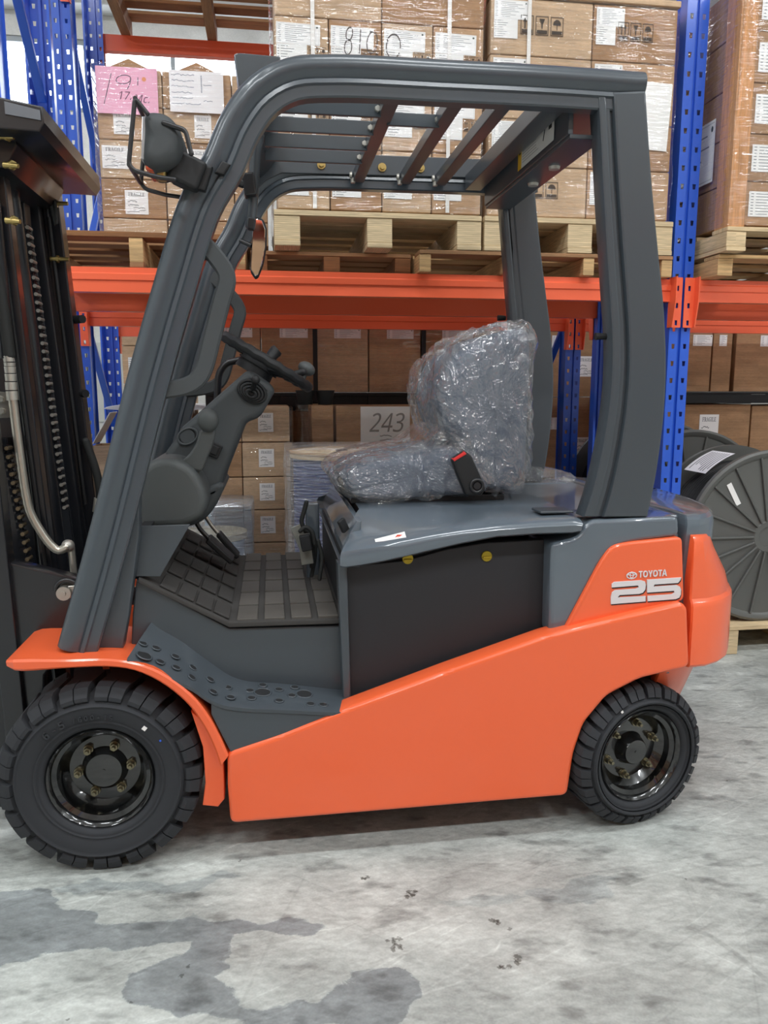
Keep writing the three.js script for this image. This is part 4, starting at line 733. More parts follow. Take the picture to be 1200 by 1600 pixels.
{ // --- steering console
  const C = grp('steering_console', truck);
  const col = [[.401,1.352], [.196,1.176], [.187,1.149], [.138,1.095], [.206,1], [.266,.963], [.313,.99], [.324,1.028], [.393,1.194], [.436,1.207], [.485,1.289], [.473,1.31], [.424,1.345]];
  obj('column_cover', ext(ccw(col), -0.42, -0.67, 0.02, 0.03, [], 4), M.plastic, C);
  const cow = [[.091,1.062], [.136,1.099], [.195,1.101], [.246,1.071], [.276,1.015], [.284,.969], [.268,.928], [.217,.902], [.074,.899]];
  obj('dash_cowl', ext(ccw(cow), -0.26, mz(-0.26), 0.022, 0.03, [], 4), M.plasticLight, C);
  const rear = [[.224,.98], [.312,1.014], [.325,.998], [.296,.938], [.26,.895], [.22,.876], [.105,.875]];
  obj('lower_cover', ext(ccw(rear), -0.40, mz(-0.40), 0.02, 0.02, [], 3), M.plastic, C);
  // boot and stalk
  const b0 = [[.415,1.287,-.418]][0], tor = []; for (let k = 0; k < 4; k++) { const t = new THREE.TorusGeometry(0.034 - k * 0.0075, 0.0045, 8, 24); t.scale(1.25, 0.9, 1); t.rotateZ(-0.5); t.translate(b0[0] - k * 0.001, b0[1] - 0.002 * k, b0[2] + 0.004 + k * 0.004); tor.push(t); }
  obj('stalk_boot', [...tor, cyl([b0[0], b0[1], b0[2] - 0.01], [b0[0], b0[1], b0[2] + 0.01], 0.02, 0.012, 16)], M.blackPlastic, C);
  obj('stalk', [cyl([b0[0], b0[1], b0[2]], [b0[0] + 0.01, b0[1] + 0.03, b0[2] + 0.05], 0.009, 0.008, 10), new THREE.SphereGeometry(0.014, 12, 8).translate(b0[0] + 0.012, b0[1] + 0.035, b0[2] + 0.055)], M.blackPlastic, C);
  obj('dial', (() => { const q = [[.218,1.153,-.418]][0], t = new THREE.TorusGeometry(0.028, 0.004, 8, 24); t.scale(1.1, 0.8, 1); t.rotateZ(0.5); t.translate(q[0], q[1], q[2] + 0.003); return [t, cyl([q[0], q[1], q[2] - 0.01], [q[0], q[1], q[2] + 0.004], 0.024, 0.022, 20)]; })(), M.plastic, C);
  obj('switch', (() => { const q = [[.296,1.111,-.418]][0]; const a = rb(-0.02, 0.02, -0.022, 0.022, 0, 0.006, 0.004), b = rb(-0.012, 0.012, -0.014, 0.014, 0.004, 0.01, 0.004); return [a, b].map(g => { g.rotateZ(-0.45); g.translate(q[0], q[1], q[2]); return g; }); })(), M.blackPlastic, C);
  // parking brake lever
    obj('brake_lever', [ext(ccw([[.265,1.178], [.311,1.183], [.304,1.144], [.294,1.118], [.278,1.085], [.268,1.057], [.239,1.061], [.204,1.082], [.234,1.109], [.253,1.137]]), -0.30, -0.335, 0.006, 0.012, [], 3), (() => { const g = new THREE.SphereGeometry(0.031, 18, 14); const p = [[.29,1.205,-.3]][0]; g.scale(1, 1.08, 0.8); g.translate(...p); return g; })()], M.plasticLight, C);
  // side brackets below the cowl
  both(m => obj('side_bracket', ext(ccw([[.245,.93], [.16,.788], [.096,.79], [.109,.929]]), m(-0.13), m(-0.14), 0.002), M.grey, C));
  obj('front_panel', [ext(ccw([[.105,.921], [.132,.92], [.115,.777], [.088,.778]]), -0.15, mz(-0.15), 0.003)], M.matte, C);
  // grab rail behind the column
  obj('grab_rail', poly3([[.288,1.226,-.72], [.296,1.344,-.72], [.321,1.383,-.72], [.377,1.394,-.72], [.407,1.398,-.72]], 0.012, 8, 0.04), M.black, C);
  // wheel: seen nearly edge-on
  const W = grp('steering_wheel', truck), c0 = [[.461,1.38,-.545]][0]; W.position.set(...c0); const ax = V(0.519, 0.855, 0); W.quaternion.setFromUnitVectors(V(0, 0, 1), ax);
  const ring = new THREE.TorusGeometry(0.152, 0.0155, 12, 64); { const p = ring.attributes.position; for (let k = 0; k < p.count; k++) { const a = Math.atan2(p.getY(k), p.getX(k)), q = 1 + 0.0 * a; p.setXYZ(k, p.getX(k) * q, p.getY(k) * q, p.getZ(k) + 0.0018 * Math.cos(a * 44)); } ring.computeVertexNormals(); }
  obj('wheel_rim', ring, M.blackPlastic, W);
  obj('spokes', [0.5, 2.6, 4.7].map(a => bar([Math.cos(a) * 0.03, Math.sin(a) * 0.03, -0.02], [Math.cos(a) * 0.15, Math.sin(a) * 0.15, -0.002], 0.032, 0.012, 0.004)), M.blackPlastic, W);
  obj('hub', [cyl([0, 0, -0.03], [0, 0, 0.008], 0.05, 0.04, 24)], M.blackPlastic, W);
  { const k = W.worldToLocal(V(...[[.585,1.332,-.545]][0])); const e = [[.587,1.362,-.545]][0]; W.updateMatrixWorld(true); const a = W.worldToLocal(V(...[[.568,1.317,-.545]][0])), b = W.worldToLocal(V(...[[.587,1.36,-.545]][0]));
    const s = new THREE.SphereGeometry(0.029, 18, 12); s.scale(1, 1, 0.75); s.translate(b.x, b.y, b.z); obj('spinner_knob', [cyl(a.toArray(), b.toArray(), 0.012, 0.009, 12), s], M.plasticLight, W); }
  obj('stalk', (() => { const a = [[.451,1.368,-.545]][0], b = [[.488,1.414,-.58]][0]; return [cyl(a, b, 0.016, 0.02, 12), cyl(b, [[.497,1.422,-.58]][0], 0.022, 0.018, 12)]; })(), M.blackPlastic, C);
  { const a = [[.414,1.343,-.545]][0]; obj('column_hub', [cyl(a, [a[0] + ax.x * 0.075, a[1] + ax.y * 0.075, a[2]], 0.062, 0.055, 24), cyl([a[0] + ax.x * 0.03, a[1] + ax.y * 0.03, a[2]], [a[0] + ax.x * 0.036, a[1] + ax.y * 0.036, a[2]], 0.064, 0.064, 24)], M.blackPlastic, C);
    obj('stalk', tube([[a[0] + 0.05, a[1] + 0.01, -0.53], [a[0] + 0.12, a[1] - 0.005, -0.5], [a[0] + 0.16, a[1] + 0.005, -0.49]], 0.012, 12, 8), M.blackPlastic, C); }
}
{ // --- battery hood, battery panel, rear body
  const st = [ // x, rim bottom, rim top, shoulder height at z -0.10
    [0.645, 0.818, 0.868, 0.885, 0.676, 0.722], [0.66, 0.815, 0.872, 0.892, 0.69, 0.74], [0.70, 0.819, 0.876, 0.897, 0.72, 0.76], [0.76, 0.828, 0.882, 0.902, 0.77, 0.80], [0.824, 0.840, 0.892, 0.909, 0.83, 0.845], [0.9, 0.856, 0.905, 0.918, 0.9, 0.9], [0.98, 0.872, 0.916, 0.926, 0.98, 0.98], [1.08, 0.888, 0.926, 0.934, 1.08, 1.08], [1.2, 0.893, 0.932, 0.940, 1.2, 1.2], [1.3, 0.893, 0.935, 0.942, 1.3, 1.3], [1.325, 0.897, 0.931, 0.936, 1.325, 1.325]];
  const half = ([x, b, t, s, xs, xt]) => [[x + 0.004, b, -0.10], [x + 0.002, b, -0.045], [x, b + 0.006, -0.033], [x, lerp(b, t, 0.6), -0.028], [x + 0.003, t - 0.008, -0.032], [lerp(x, xs, 0.3), t + 0.001, -0.045], [xs, s, -0.105], [lerp(xs, xt, 0.7), 0.937, -0.215], [xt, 0.944, -0.25], [xt, 0.946, -0.29]];
  const rings = st.map(a => { const h = half(a); return [...h, ...h.slice().reverse().map(p => [p[0], p[1], mz(p[2])])]; });
  const f = rings[0].map(p => [p[0] + 0.012, p[1] - 0.004, p[2] < ZC ? p[2] + 0.01 : p[2] - 0.01]); rings.unshift(f.map(p => [p[0] + 0.02, p[1], p[2]])); rings[0] = rings[0].map(p => [Math.max(p[0], 0.70), Math.min(p[1], 0.90), p[2]]);
  const hood = obj('battery_hood', loft(rings.map(r => r.slice().reverse()), { crease: 38 }), M.hood, truck);
  // front face of the hood with its diamond-shaped catch opening
  obj('hood_front', ext(ccw([[0.662, 0.62], [0.70, 0.62], [0.70, 0.80], [0.715, 0.93], [0.70, 0.93], [0.662, 0.86]]), -0.125, mz(-0.125), 0.005), M.hood, truck);
  { const q = [[.666,.912,-.16]][0]; const g = rb(-0.012, 0.012, -0.02, 0.02, -0.006, 0.006, 0.003); g.rotateZ(0.5); g.rotateY(0.6); g.translate(...q); obj('catch', g, M.matte, hood); }
  { const t = canvasTex(256, 48, (g, w, h) => { g.fillStyle = '#f2f0ee'; g.fillRect(0, 0, w, h); g.fillStyle = '#d8452c'; g.beginPath(); g.moveTo(190, 10); g.lineTo(232, 20); g.lineTo(180, 34); g.lineTo(205, 24); g.lineTo(165, 26); g.fill(); });
    const a = [[.744,.878,-.05]][0], b = [[.827,.897,-.05]][0], g = new THREE.PlaneGeometry(Math.hypot(b[0] - a[0], b[1] - a[1]), 0.018); g.rotateX(-0.42); g.rotateZ(Math.atan2(b[1] - a[1], b[0] - a[0])); g.translate((a[0] + b[0]) / 2, (a[1] + b[1]) / 2 + 0.004, -0.052); obj('sticker', g, decal(t), hood, 'white sticker with a small red mark'); }
  obj('hood_step', rb(1.22, 1.32, 0.944, 0.952, -0.16, -0.08, 0.004), M.grey, hood);
  const dr = [[.663,.805], [.674,.417], [.963,.492], [1.251,.569], [1.241,.866], [1.07,.862], [.958,.847], [.837,.817]];
  const door = obj('battery_panel', ext(ccw(dr), -0.1, -0.13, 0.003), M.door, truck);
  for (const [x, y] of [[.842,.823], [1.071,.823]]) obj('latch', [cyl([x, y, -0.101], [x, y, -0.096], 0.016, 0.015, 16), rb(x - 0.012, x + 0.012, y - 0.006, y, -0.1, -0.092, 0.002)], M.latch, door);
  both(m => obj('battery_panel', ext(ccw(dr), m(-0.1), m(-0.13), 0.003), M.door, truck)); truck.remove(truck.children.at(-2));
  obj('corner_post', ext(ccw([[.641,.822], [.669,.821], [.677,.418], [.655,.413]]), -0.075, -0.13, 0.006), M.grey, truck); obj('rear_post', ext(ccw([[1.246,.864], [1.271,.864], [1.282,.561], [1.256,.562]]), -0.115, -0.14, 0.002), M.grey, truck);
  // rear body side, grey, with the curved orange panel let into it
  const body = roundPoly([[1.241,.865], [1.282,.873], [1.32,.885], [1.339,.914], [1.359,.93], [1.619,.935], [1.625,.877], [1.476,.862], [1.424,.845], [1.388,.805], [1.285,.596], [1.27,.586], [1.243,.604]], 0.018, 3);
  both(m => obj('rear_body_side', ext(ccw(body), m(-0.04), m(-0.25), 0.012, 0, [], 4), M.hood, truck));
  const panel = roundPoly([...[[1.274,.6], [1.383,.811]], [...[[1.415,.858]][0], 0.05], ...[[1.471,.866], [1.627,.877], [1.645,.689], [1.434,.637]], [...[[1.289,.592]][0], 0]], 0.016, 4);
  let side; both((m, s) => { const p = obj('rear_side_panel', ext(ccw(panel), m(-0.027), m(-0.09), 0.008, 0, [], 4), M.orange, truck); if (s > 0) side = p; });
  obj('rear_deck', [rb(1.325, 1.655, 0.86, 0.93, -0.10, mz(-0.10), 0.01), rb(1.33, 1.64, 0.45, 0.88, -0.07, mz(-0.07), 0.006)], M.hood, truck);
  // emblem and numerals
  const font = await new FontLoader().loadAsync('fonts/droid/droid_sans_bold.typeface.json');
  const zE = -0.026;
  const n2 = [[1.418,.737], [1.418,.747], [1.425,.753], [1.507,.755], [1.518,.751], [1.521,.741], [1.52,.727], [1.513,.718], [1.502,.715], [1.443,.714], [1.437,.707], [1.522,.708], [1.523,.692], [1.418,.688], [1.417,.709], [1.42,.722], [1.428,.729], [1.491,.731], [1.499,.734], [1.499,.739], [1.494,.74], [1.421,.737]];
  const n5 = [[1.524,.756], [1.628,.759], [1.626,.751], [1.619,.743], [1.547,.741], [1.545,.735], [1.616,.737], [1.626,.732], [1.63,.723], [1.63,.708], [1.626,.699], [1.615,.695], [1.529,.692], [1.528,.708], [1.602,.71], [1.61,.714], [1.609,.72], [1.604,.72], [1.526,.718]];
  for (const d of [n2, n5]) { obj('numeral_shadow', ext(ccw(d.map(([x, y]) => [x + 0.0025, y - 0.0035])), zE - 0.002, zE + 0.0012, 0), M.matte, side); obj('numeral', ext(ccw(d), zE - 0.002, zE + 0.003, 0.0006), M.silver, side); }  // dark copy behind each numeral, shifted down and right, paints its shadow line
  { const a = [[1.498,.763], [1.584,.765]], tg = new TextGeometry('TOYOTA', { font, size: 0.02, depth: 0.002, curveSegments: 5, bevelEnabled: false }); tg.computeBoundingBox(); const w = tg.boundingBox.max.x, L = Math.hypot(a[1][0] - a[0][0], a[1][1] - a[0][1]); tg.scale(L / w, 0.95, 1); tg.rotateZ(Math.atan2(a[1][1] - a[0][1], a[1][0] - a[0][0])); tg.translate(a[0][0], a[0][1], zE); obj('lettering', tg, M.silver, side);
    const e = [[1.477,.77]][0], el = (rx, ry, dy, t) => { const g = new THREE.TorusGeometry(1, t, 6, 32); g.scale(rx, ry, 0.0015); g.translate(e[0], e[1] + dy, zE + 0.0015); return g; };
    obj('emblem', [el(0.0145, 0.0095, 0, 0.13), el(0.0045, 0.009, 0, 0.3), el(0.0105, 0.0042, 0.004, 0.25)], M.silver, side); }
  // counterweight: orange shell wrapped round the tail, grey cover above it
  const plan = [[1.664, -0.022], [1.668, -0.016], [1.72, -0.02], [1.775, -0.045], [1.825, -0.085], [1.87, -0.145], [1.905, -0.215], [1.94, -0.32], [1.96, -0.43], [1.968, -0.56]];
  const outline = (kx, ins, x0 = 1.664) => { const h = plan.map(([x, z]) => [x0 + (x - 1.664) * kx, z - ins]); return [...h, ...h.slice(0, -1).reverse().map(([x, z]) => [x, mz(z)])]; };
  const lay = (L) => loft(L.map(([y, kx, ins, x0]) => outline(kx, ins, x0).map(([x, z], i) => [x, y + (Array.isArray(ins) ? 0 : 0), z])), { crease: 30 });
  const bot = (x, y) => y - Math.max(0, x - 1.664) * -0.06;
  obj('counterweight', lay([[0.492, 0.97, 0.012], [0.487, 0.99, 0.006], [0.495, 1.0, 0.0], [0.668, 1.0, 0.0], [0.682, 1.0, 0.004], [0.692, 0.97, 0.012], [0.74, 0.9, 0.013], [0.80, 0.74, 0.014], [0.86, 0.58, 0.016], [0.874, 0.55, 0.024], [0.878, 0.5, 0.034]]), M.orange, truck);
  obj('counterweight_base', lay([[0.245, 0.93, 0.2, 1.62], [0.26, 0.955, 0.17, 1.61], [0.44, 0.98, 0.06, 1.6], [0.5, 0.985, 0.03, 1.6]]), M.orange, truck);
  obj('tail_cover', lay([[0.5, 0.78, 0.05, 1.655], [0.74, 0.80, 0.05, 1.65], [0.87, 0.80, 0.035, 1.648], [0.905, 0.79, 0.032, 1.648], [0.922, 0.77, 0.037, 1.65], [0.933, 0.72, 0.05, 1.654], [0.938, 0.64, 0.075, 1.66]]), M.hood, truck);
}
M.latch.roughness = 0.3;
{ // --- seat with its plastic cover
  const S = grp('seat', truck), seatM = std('#566070', 0.65), zN = -0.33, zFar = mz(-0.33);
  const cu = smooth(ccw([[.686,1.03], [.733,1.064], [.82,1.086], [.927,1.101], [1.017,1.116], [1.089,1.099], [1.135,1.058], [1.148,.99], [1.091,.971], [.888,.955], [.739,.962], [.694,.986]]), 60);
  const bk = smooth(ccw([[1.103,1.011], [1.062,1.115], [1.011,1.178], [.986,1.252], [.989,1.31], [1.012,1.371], [1.059,1.421], [1.13,1.456], [1.206,1.477], [1.254,1.48], [1.268,1.446], [1.272,1.31], [1.269,1.133], [1.26,1.024], [1.228,.984], [1.163,.978]]), 70);
  obj('cushion', puff(cu, zN, zFar, 0.05), seatM, S); obj('backrest', puff(bk, zN, zFar, 0.05), seatM, S);
  obj('slide_rail', [rb(0.71, 1.2, 0.944, 0.965, -0.36, -0.41, 0.004), rb(0.71, 1.2, 0.944, 0.965, mz(-0.36), mz(-0.41), 0.004), rb(0.75, 1.15, 0.95, 0.985, -0.4, mz(-0.4), 0.01)], M.blackPlastic, S);
  obj('adjuster_bar', poly3([[.675,1.023,-.36], [.681,.987,-.36], [.703,.968,-.36], [.736,.966,-.36]], 0.008, 8, 0.015), M.black, S);
  const B = grp('belt_buckle', truck), bq = [[1.007,1.084], [1.047,1.111], [1.069,1.095], [1.115,.996], [1.103,.973], [1.053,.974], [1.026,1.037]];
  obj('buckle_body', ext(ccw(bq), -0.272, -0.31, 0.008, 0.008), M.blackPlastic, B);
  obj('release_button', ext(ccw([[1.01,1.086], [1.045,1.109], [1.052,1.101], [1.014,1.079]]), -0.27, -0.3, 0.003), std('#d8302e', 0.5), B);
  { const q = [[1.085,1.004,-.27]][0], t = new THREE.TorusGeometry(0.019, 0.005, 8, 20); t.translate(q[0], q[1], q[2]); obj('bolt', [t, cyl([q[0], q[1], q[2] - 0.005], [q[0], q[1], q[2] + 0.004], 0.012, 0.011, 12)], M.black, B); }
  // clear bag pulled over the seat, creased
  const crease = (x, y, z) => { const w = 0.4 * noise3(x * 5, y * 5, z * 5), a = 1 - Math.abs(noise3(x * 22 + y * 4 + w, y * 8 - x * 3, z * 18 + w)) * 10, b = 1 - Math.abs(noise3(x * 46 + y * 9, y * 30 + x * 8, z * 36)) * 10; return 0.005 + 0.012 * Math.max(-1.1, a) + 0.006 * Math.max(-1, b); };
  const tB = tCrinkle.clone(); tB.needsUpdate = true; tB.repeat.set(3, 2);
  const bag = phy('#ffffff', 0.1, { transmission: 0.95, thickness: 0, ior: 2.1, bumpMap: tB, bumpScale: 0.007, side: THREE.DoubleSide });
  const T = thing('plastic_seat_cover', 'crumpled clear plastic bag pulled over the forklift seat', 'plastic cover', [0.98, 0.96, ZC]);
  const shift = g => { g.translate(-0.98, -0.96, -ZC); return g; };
  const cu2 = smooth(ccw([[.658,1.035], [.705,1.077], [.811,1.101], [.895,1.112], [.941,1.137], [.988,1.171], [1.075,1.135], [1.152,1.055], [1.162,.983], [1.089,.964], [.987,.956], [.886,.95], [.807,.942], [.738,.951], [.689,.984]]), 110);
  const bk2 = smooth(ccw([[1.092,.988], [1.05,1.092], [.988,1.167], [.964,1.253], [.967,1.314], [.986,1.382], [1.04,1.435], [1.123,1.472], [1.202,1.49], [1.254,1.494], [1.278,1.468], [1.283,1.31], [1.28,1.133], [1.269,1.023], [1.243,.969], [1.161,.961]]), 130);
  obj('cushion_cover', shift(puff(cu2, zN + 0.012, zFar - 0.012, 0.06, { bump: crease, cap: 14, mid: 36, seg: 8, crease: 24 })), bag, T);
  obj('backrest_cover', shift(puff(bk2, zN + 0.012, zFar - 0.012, 0.06, { bump: crease, cap: 16, mid: 36, seg: 8, crease: 24 })), bag, T);
  const P = thing('plastic_bag', 'small crumpled clear plastic bag lying on the rear of the battery hood', 'plastic bag', [1.5, 0.93, -0.98]);
  const pb = smooth([[-0.1, 0.004], [0.16, 0.002], [0.15, 0.03], [0.05, 0.055], [-0.07, 0.06]], 50);
  obj('bag', puff(pb, 0.1, -0.1, 0.02, { bump: (x, y, z) => 0.008 * crease(x * 2, y * 2, z * 2) / 0.013 - 0.008, cap: 6, mid: 12 }), bag, P);
}
{ // --- connector and cables in front of the hood, at the far side
  const K = grp('cable_connector', truck);
  obj('support_post', rb(...[[[.579,.88,-.62]][0][0], [[.627,.879,-.62]][0][0]], 0.63, [[.601,.911,-.62]][0][1], -0.66, -0.62, 0.008), M.hood, K);
  obj('bracket', [bar([[.54,.854,-.5]][0], [[.58,.754,-.5]][0], 0.035, 0.004, 0.002), bar([[.565,.831,-.48]][0], [[.578,.729,-.48]][0], 0.04, 0.004, 0.002)], M.steelDull, K);
  obj('socket', [bar([[.567,.831,-.46]][0], [[.576,.78,-.46]][0], 0.034, 0.03, 0.004)], M.matte, K);
  obj('cable', [tube([[.578,.931,-.5], [.569,.899,-.5], [.561,.868,-.5], [.571,.84,-.5], [.585,.818,-.5], [.595,.779,-.5], [.592,.717,-.5]], 0.0075, 24, 8), tube([[.586,.832,-.52], [.605,.799,-.52], [.604,.745,-.52], [.592,.68,-.52]], 0.0065, 16, 8), tube([[.555,.842,-.47], [.572,.854,-.47], [.592,.841,-.47], [.6,.798,-.47]], 0.007, 16, 8), tube([[.608,.822,-.4], [.62,.77,-.4], [.611,.698,-.4]], 0.0065, 16, 8)], M.rubberBlack, K);
}
{ // --- mast, leaning a little forward, ahead of the front axle
  const m = grp('mast', truck);
  const ln = ([a, b], yt, yb) => { const k = (b[0] - a[0]) / (b[1] - a[1]), f = y => [a[0] + (y - a[1]) * k, y, a[2]]; return [f(yt), f(yb)]; };
  const rail = (name, pts, yt, yb, w, d, mat = M.mast) => obj(name, bar(...ln(pts, yt, yb), w, d, 0.005), mat, m);
  const rod = (name, pts, yt, yb, r, mat = M.mast) => obj(name, cyl(...ln(pts, yt, yb), r, r, 14), mat, m);
  rail('mast_rail', [[-.205,1.4,-.84], [-.172,.863,-.84]], 1.98, 0.14, 0.055, 0.07); rail('mast_rail', [[-.22,1.398,-.8], [-.191,.87,-.8]], 1.96, 0.2, 0.018, 0.03);
  rail('mast_rail', [[-.24,1.397,-.77], [-.205,.875,-.77]], 1.93, 0.2, 0.034, 0.05);
  rod('hydraulic_pipe', [[-.207,1.397,-.78], [-.174,.872,-.78]], 1.85, 0.9, 0.006, M.blackPlastic);
  rail('mast_rail', [[-.311,1.377,-.27], [-.299,.955,-.27]], 1.95, 0.14, 0.06, 0.06); rail('mast_rail', [[-.237,1.382,-.41], [-.214,.931,-.41]], 1.95, 0.2, 0.036, 0.05);
  rod('lift_cylinder', [[-.252,1.388,-.55], [-.223,.91,-.55]], 1.88, 0.2, 0.026); rod('lift_cylinder', [[-.268,1.521,-.36], [-.256,.94,-.36]], 1.8, 1.38, 0.022);
  rod('hydraulic_pipe', [[-.242,1.381,-.38], [-.216,.936,-.38]], 1.9, 0.7, 0.005, M.blackPlastic);
  for (const [p, y, zs] of [[[[-.164,1.529,-.84]], 0, 0], [[[-.168,1.28,-.84]], 0, 0]]) obj('stop_bolt', cyl([p[0][0] - 0.02, p[0][1], -0.83], [p[0][0] + 0.012, p[0][1], -0.8], 0.014, 0.014, 10), M.blackPlastic, m);
  rail('mast_rail', [[-.265,1.395,-.72], [-.23,.883,-.72]], 1.93, 0.2, 0.034, 0.012);
  rail('mast_rail', [[-.312,1.384,-.47], [-.294,.924,-.47]], 1.93, 0.2, 0.075, 0.02);
  // leaf chains
  const chain = (pts, yt, yb, mat, s) => {
    const [a, b] = ln(pts, yt, yb), A = V(...a), B = V(...b), n = Math.floor(A.distanceTo(B) / 0.0125), g = [], pins = [];
    for (let i = 0; i < n; i++) { const p = A.clone().lerp(B, i / n); for (const [dz, w] of i % 2 ? [[-0.012, 1], [0, 1], [0.012, 1]] : [[-0.006, 1], [0.006, 1]]) { if (i % 2 === 0) continue; const q = bx(-0.0085, 0.0085, -0.009, 0.009, -0.0022, 0.0022); q.translate(p.x, p.y, p.z + dz * s); g.push(q); } if (i % 2) pins.push(cyl([p.x + 0.006, p.y, p.z - 0.018 * s], [p.x + 0.006, p.y, p.z + 0.018 * s], 0.006, 0.006, 8)); else g.push(bx(p.x - 0.004, p.x + 0.004, p.y - 0.014, p.y + 0.014, p.z - 0.009 * s, p.z - 0.004 * s), bx(p.x - 0.004, p.x + 0.004, p.y - 0.014, p.y + 0.014, p.z + 0.004 * s, p.z + 0.009 * s)); }
    const c = obj('lift_chain', g, M.mast, m); obj('chain_pins', pins, mat, m).userData.kind = 'stuff'; return c;
  };
  chain([[-.241,1.392,-.64], [-.21,.895,-.64]], 1.80, 0.9, M.chain, 1.15); chain([[-.287,1.146,-.36], [-.258,.864,-.36]], 1.14, 0.74, M.chainDark, 1.1);
  obj('chain_anchor', [rb(...[-.283,1.926].slice(0, 1), [[-.26,1.926,-.64]][0][0], 1.79, 1.86, -0.67, -0.61, 0.004)], M.mast, m); obj('anchor_bolt', cyl([[-.269,1.965,-.64]][0], [[-.269,1.913,-.64]][0], 0.009, 0.009, 10), M.zinc, m);
  // hose end, fitting and bent steel pipe
  obj('hose', tube([[-.289,1.824,-.35], [-.274,1.657,-.35], [-.262,1.503,-.35], [-.256,1.387,-.35]], 0.0165, 24, 10), M.rubberBlack, m);
  { const f = [[-.258,1.387,-.35], [-.256,1.368,-.35], [-.256,1.357,-.35], [-.256,1.337,-.35], [-.256,1.314,-.35], [-.256,1.289,-.35], [-.255,1.26,-.35]]; const g = []; for (let i = 0; i < 6; i++) g.push(cyl(f[i], V(...f[i]).lerp(V(...f[i + 1]), 0.88).toArray(), i > 3 ? 0.0165 : 0.0155, i > 3 ? 0.0165 : 0.0145, i > 3 ? 6 : 14)); obj('hose_fitting', g, M.zinc, m); }
  obj('steel_pipe', tube([[-.255,1.266,-.35], [-.249,1.146,-.35], [-.238,.988,-.35], [-.23,.941,-.35], [-.207,.888,-.35], [-.178,.841,-.35], [-.158,.825,-.35], [-.136,.834,-.35]], 0.0125, 60, 12), M.pipe, m);
  { const p = [[-.134,.836,-.36]][0], q = [[-.125,.748,-.36]][0], s = new THREE.SphereGeometry(0.019, 14, 10); s.translate(...p); obj('pipe_elbow', [s], M.chain, m); obj('steel_pipe', cyl([q[0] - 0.003, p[1], -0.37], [q[0], q[1], -0.37], 0.0105, 0.0105, 12), M.pipe, m); }
  const pl = obj('valve_plate', ext(ccw([[-.358,1.295], [-.263,1.284], [-.256,1.215], [-.365,1.208]]), -0.365, -0.375, 0.002), M.steel, m);
  for (const [x, y] of [[-.291,1.266], [-.291,1.233]]) obj('bolt', cyl([x, y, -0.366], [x, y, -0.354], 0.011, 0.009, 6), M.zinc, m);
  // cross members at the top of the mast
  const tc = [[-.274,2.034], [-.185,2.019], [-.085,2.002], [-.082,1.962], [-.096,1.94], [-.281,1.947]];
  obj('top_cross_member', [ext(ccw(tc), -0.2, -0.86, 0.004), ext(ccw([[-.155,2.028], [-.099,2.002], [-.105,1.965], [-.185,1.944], [-.218,1.943]]), -0.80, -0.87, 0.004)], M.mast, m);
  obj('data_plate', (() => { const a = [[-.175,2.008], [-.091,1.991], [-.09,1.967], [-.175,1.978]]; return ext(ccw(a), -0.1965, -0.2, 0.0005); })(), std('#70747a', 0.4, 0.5), m);
  obj('inner_cross_member', [ext(ccw([[-.315,1.977], [-.186,1.967], [-.182,1.935], [-.212,1.876], [-.324,1.872]]), -0.3, -0.78, 0.004)], M.mast, m);
  obj('cross_member', bar([-.333,1.132, -0.3], [-.334,1.121, -0.8], 0.05, 0.06), M.mast, m);
  for (const [x, y, z] of [[-.197,1.949,-.28], [-.191,1.878,-.28], [-.196,1.738,-.28]]) obj('grease_fitting', [cyl([x - 0.02, y, z], [x + 0.018, y - 0.004, z + 0.01], 0.009, 0.006, 8), cyl([x, y, z], [x + 0.004, y, z + 0.004], 0.014, 0.012, 6)], M.brass, m);
  for (const [x, y, z] of [[-.208,1.719,-.78], [-.201,1.894,-.78], [-.205,1.95,-.78]]) obj('grease_fitting', [cyl([x - 0.03, y, z], [x + 0.03, y, z + 0.005], 0.008, 0.006, 8), cyl([x - 0.01, y, z], [x - 0.004, y, z], 0.013, 0.013, 6)], M.brass, m);
  obj('cable', tube([[-.222,1.92,-.74], [-.209,1.852,-.74], [-.203,1.818,-.74], [-.203,1.881,-.74], [-.212,1.92,-.74]], 0.006, 30, 6), M.rubberBlack, m);
  obj('cable', tube([[-.166,1.116,-.8], [-.138,1.015,-.8], [-.129,.936,-.8], [-.136,.891,-.8]], 0.014, 24, 8), M.rubberBlack, m);
  obj('hose_fitting', [cyl([[-.137,.918,-.8]][0], [[-.146,.869,-.8]][0], 0.013, 0.013, 12)], M.zinc, m);
  // foot of the mast with its trunnion pin
  const ft = [[-.425,.848], [-.293,.82], [-.226,.799], [-.08,.755], [-.086,.653], [-.115,.578], [-.196,.474], [-.23,.064], [-.488,.086]];
  obj('mast_foot', ext(ccw(ft), -0.26, -0.32, 0.006), M.mast, m); obj('mast_foot', ext(ccw(ft), mz(-0.26), mz(-0.32), 0.006), M.mast, m);
  const pin = [[-.123,.722,-.25]][0], tr = new THREE.TorusGeometry(0.032, 0.006, 8, 24, 2.4); tr.rotateZ(0.7); tr.translate(pin[0] + 0.006, pin[1] + 0.004, -0.252);
  obj('trunnion_pin', [cyl([pin[0], pin[1], -0.27], [pin[0], pin[1], -0.236], 0.022, 0.02, 24), cyl([pin[0], pin[1], -0.24], [pin[0], pin[1], -0.231], 0.008, 0.007, 8), bar([pin[0], pin[1] - 0.0, -0.252], [pin[0] + 0.06, pin[1] + 0.006, -0.252], 0.036, 0.01, 0.004)], M.steel, m); obj('pin_collar', tr, M.black, m);
}

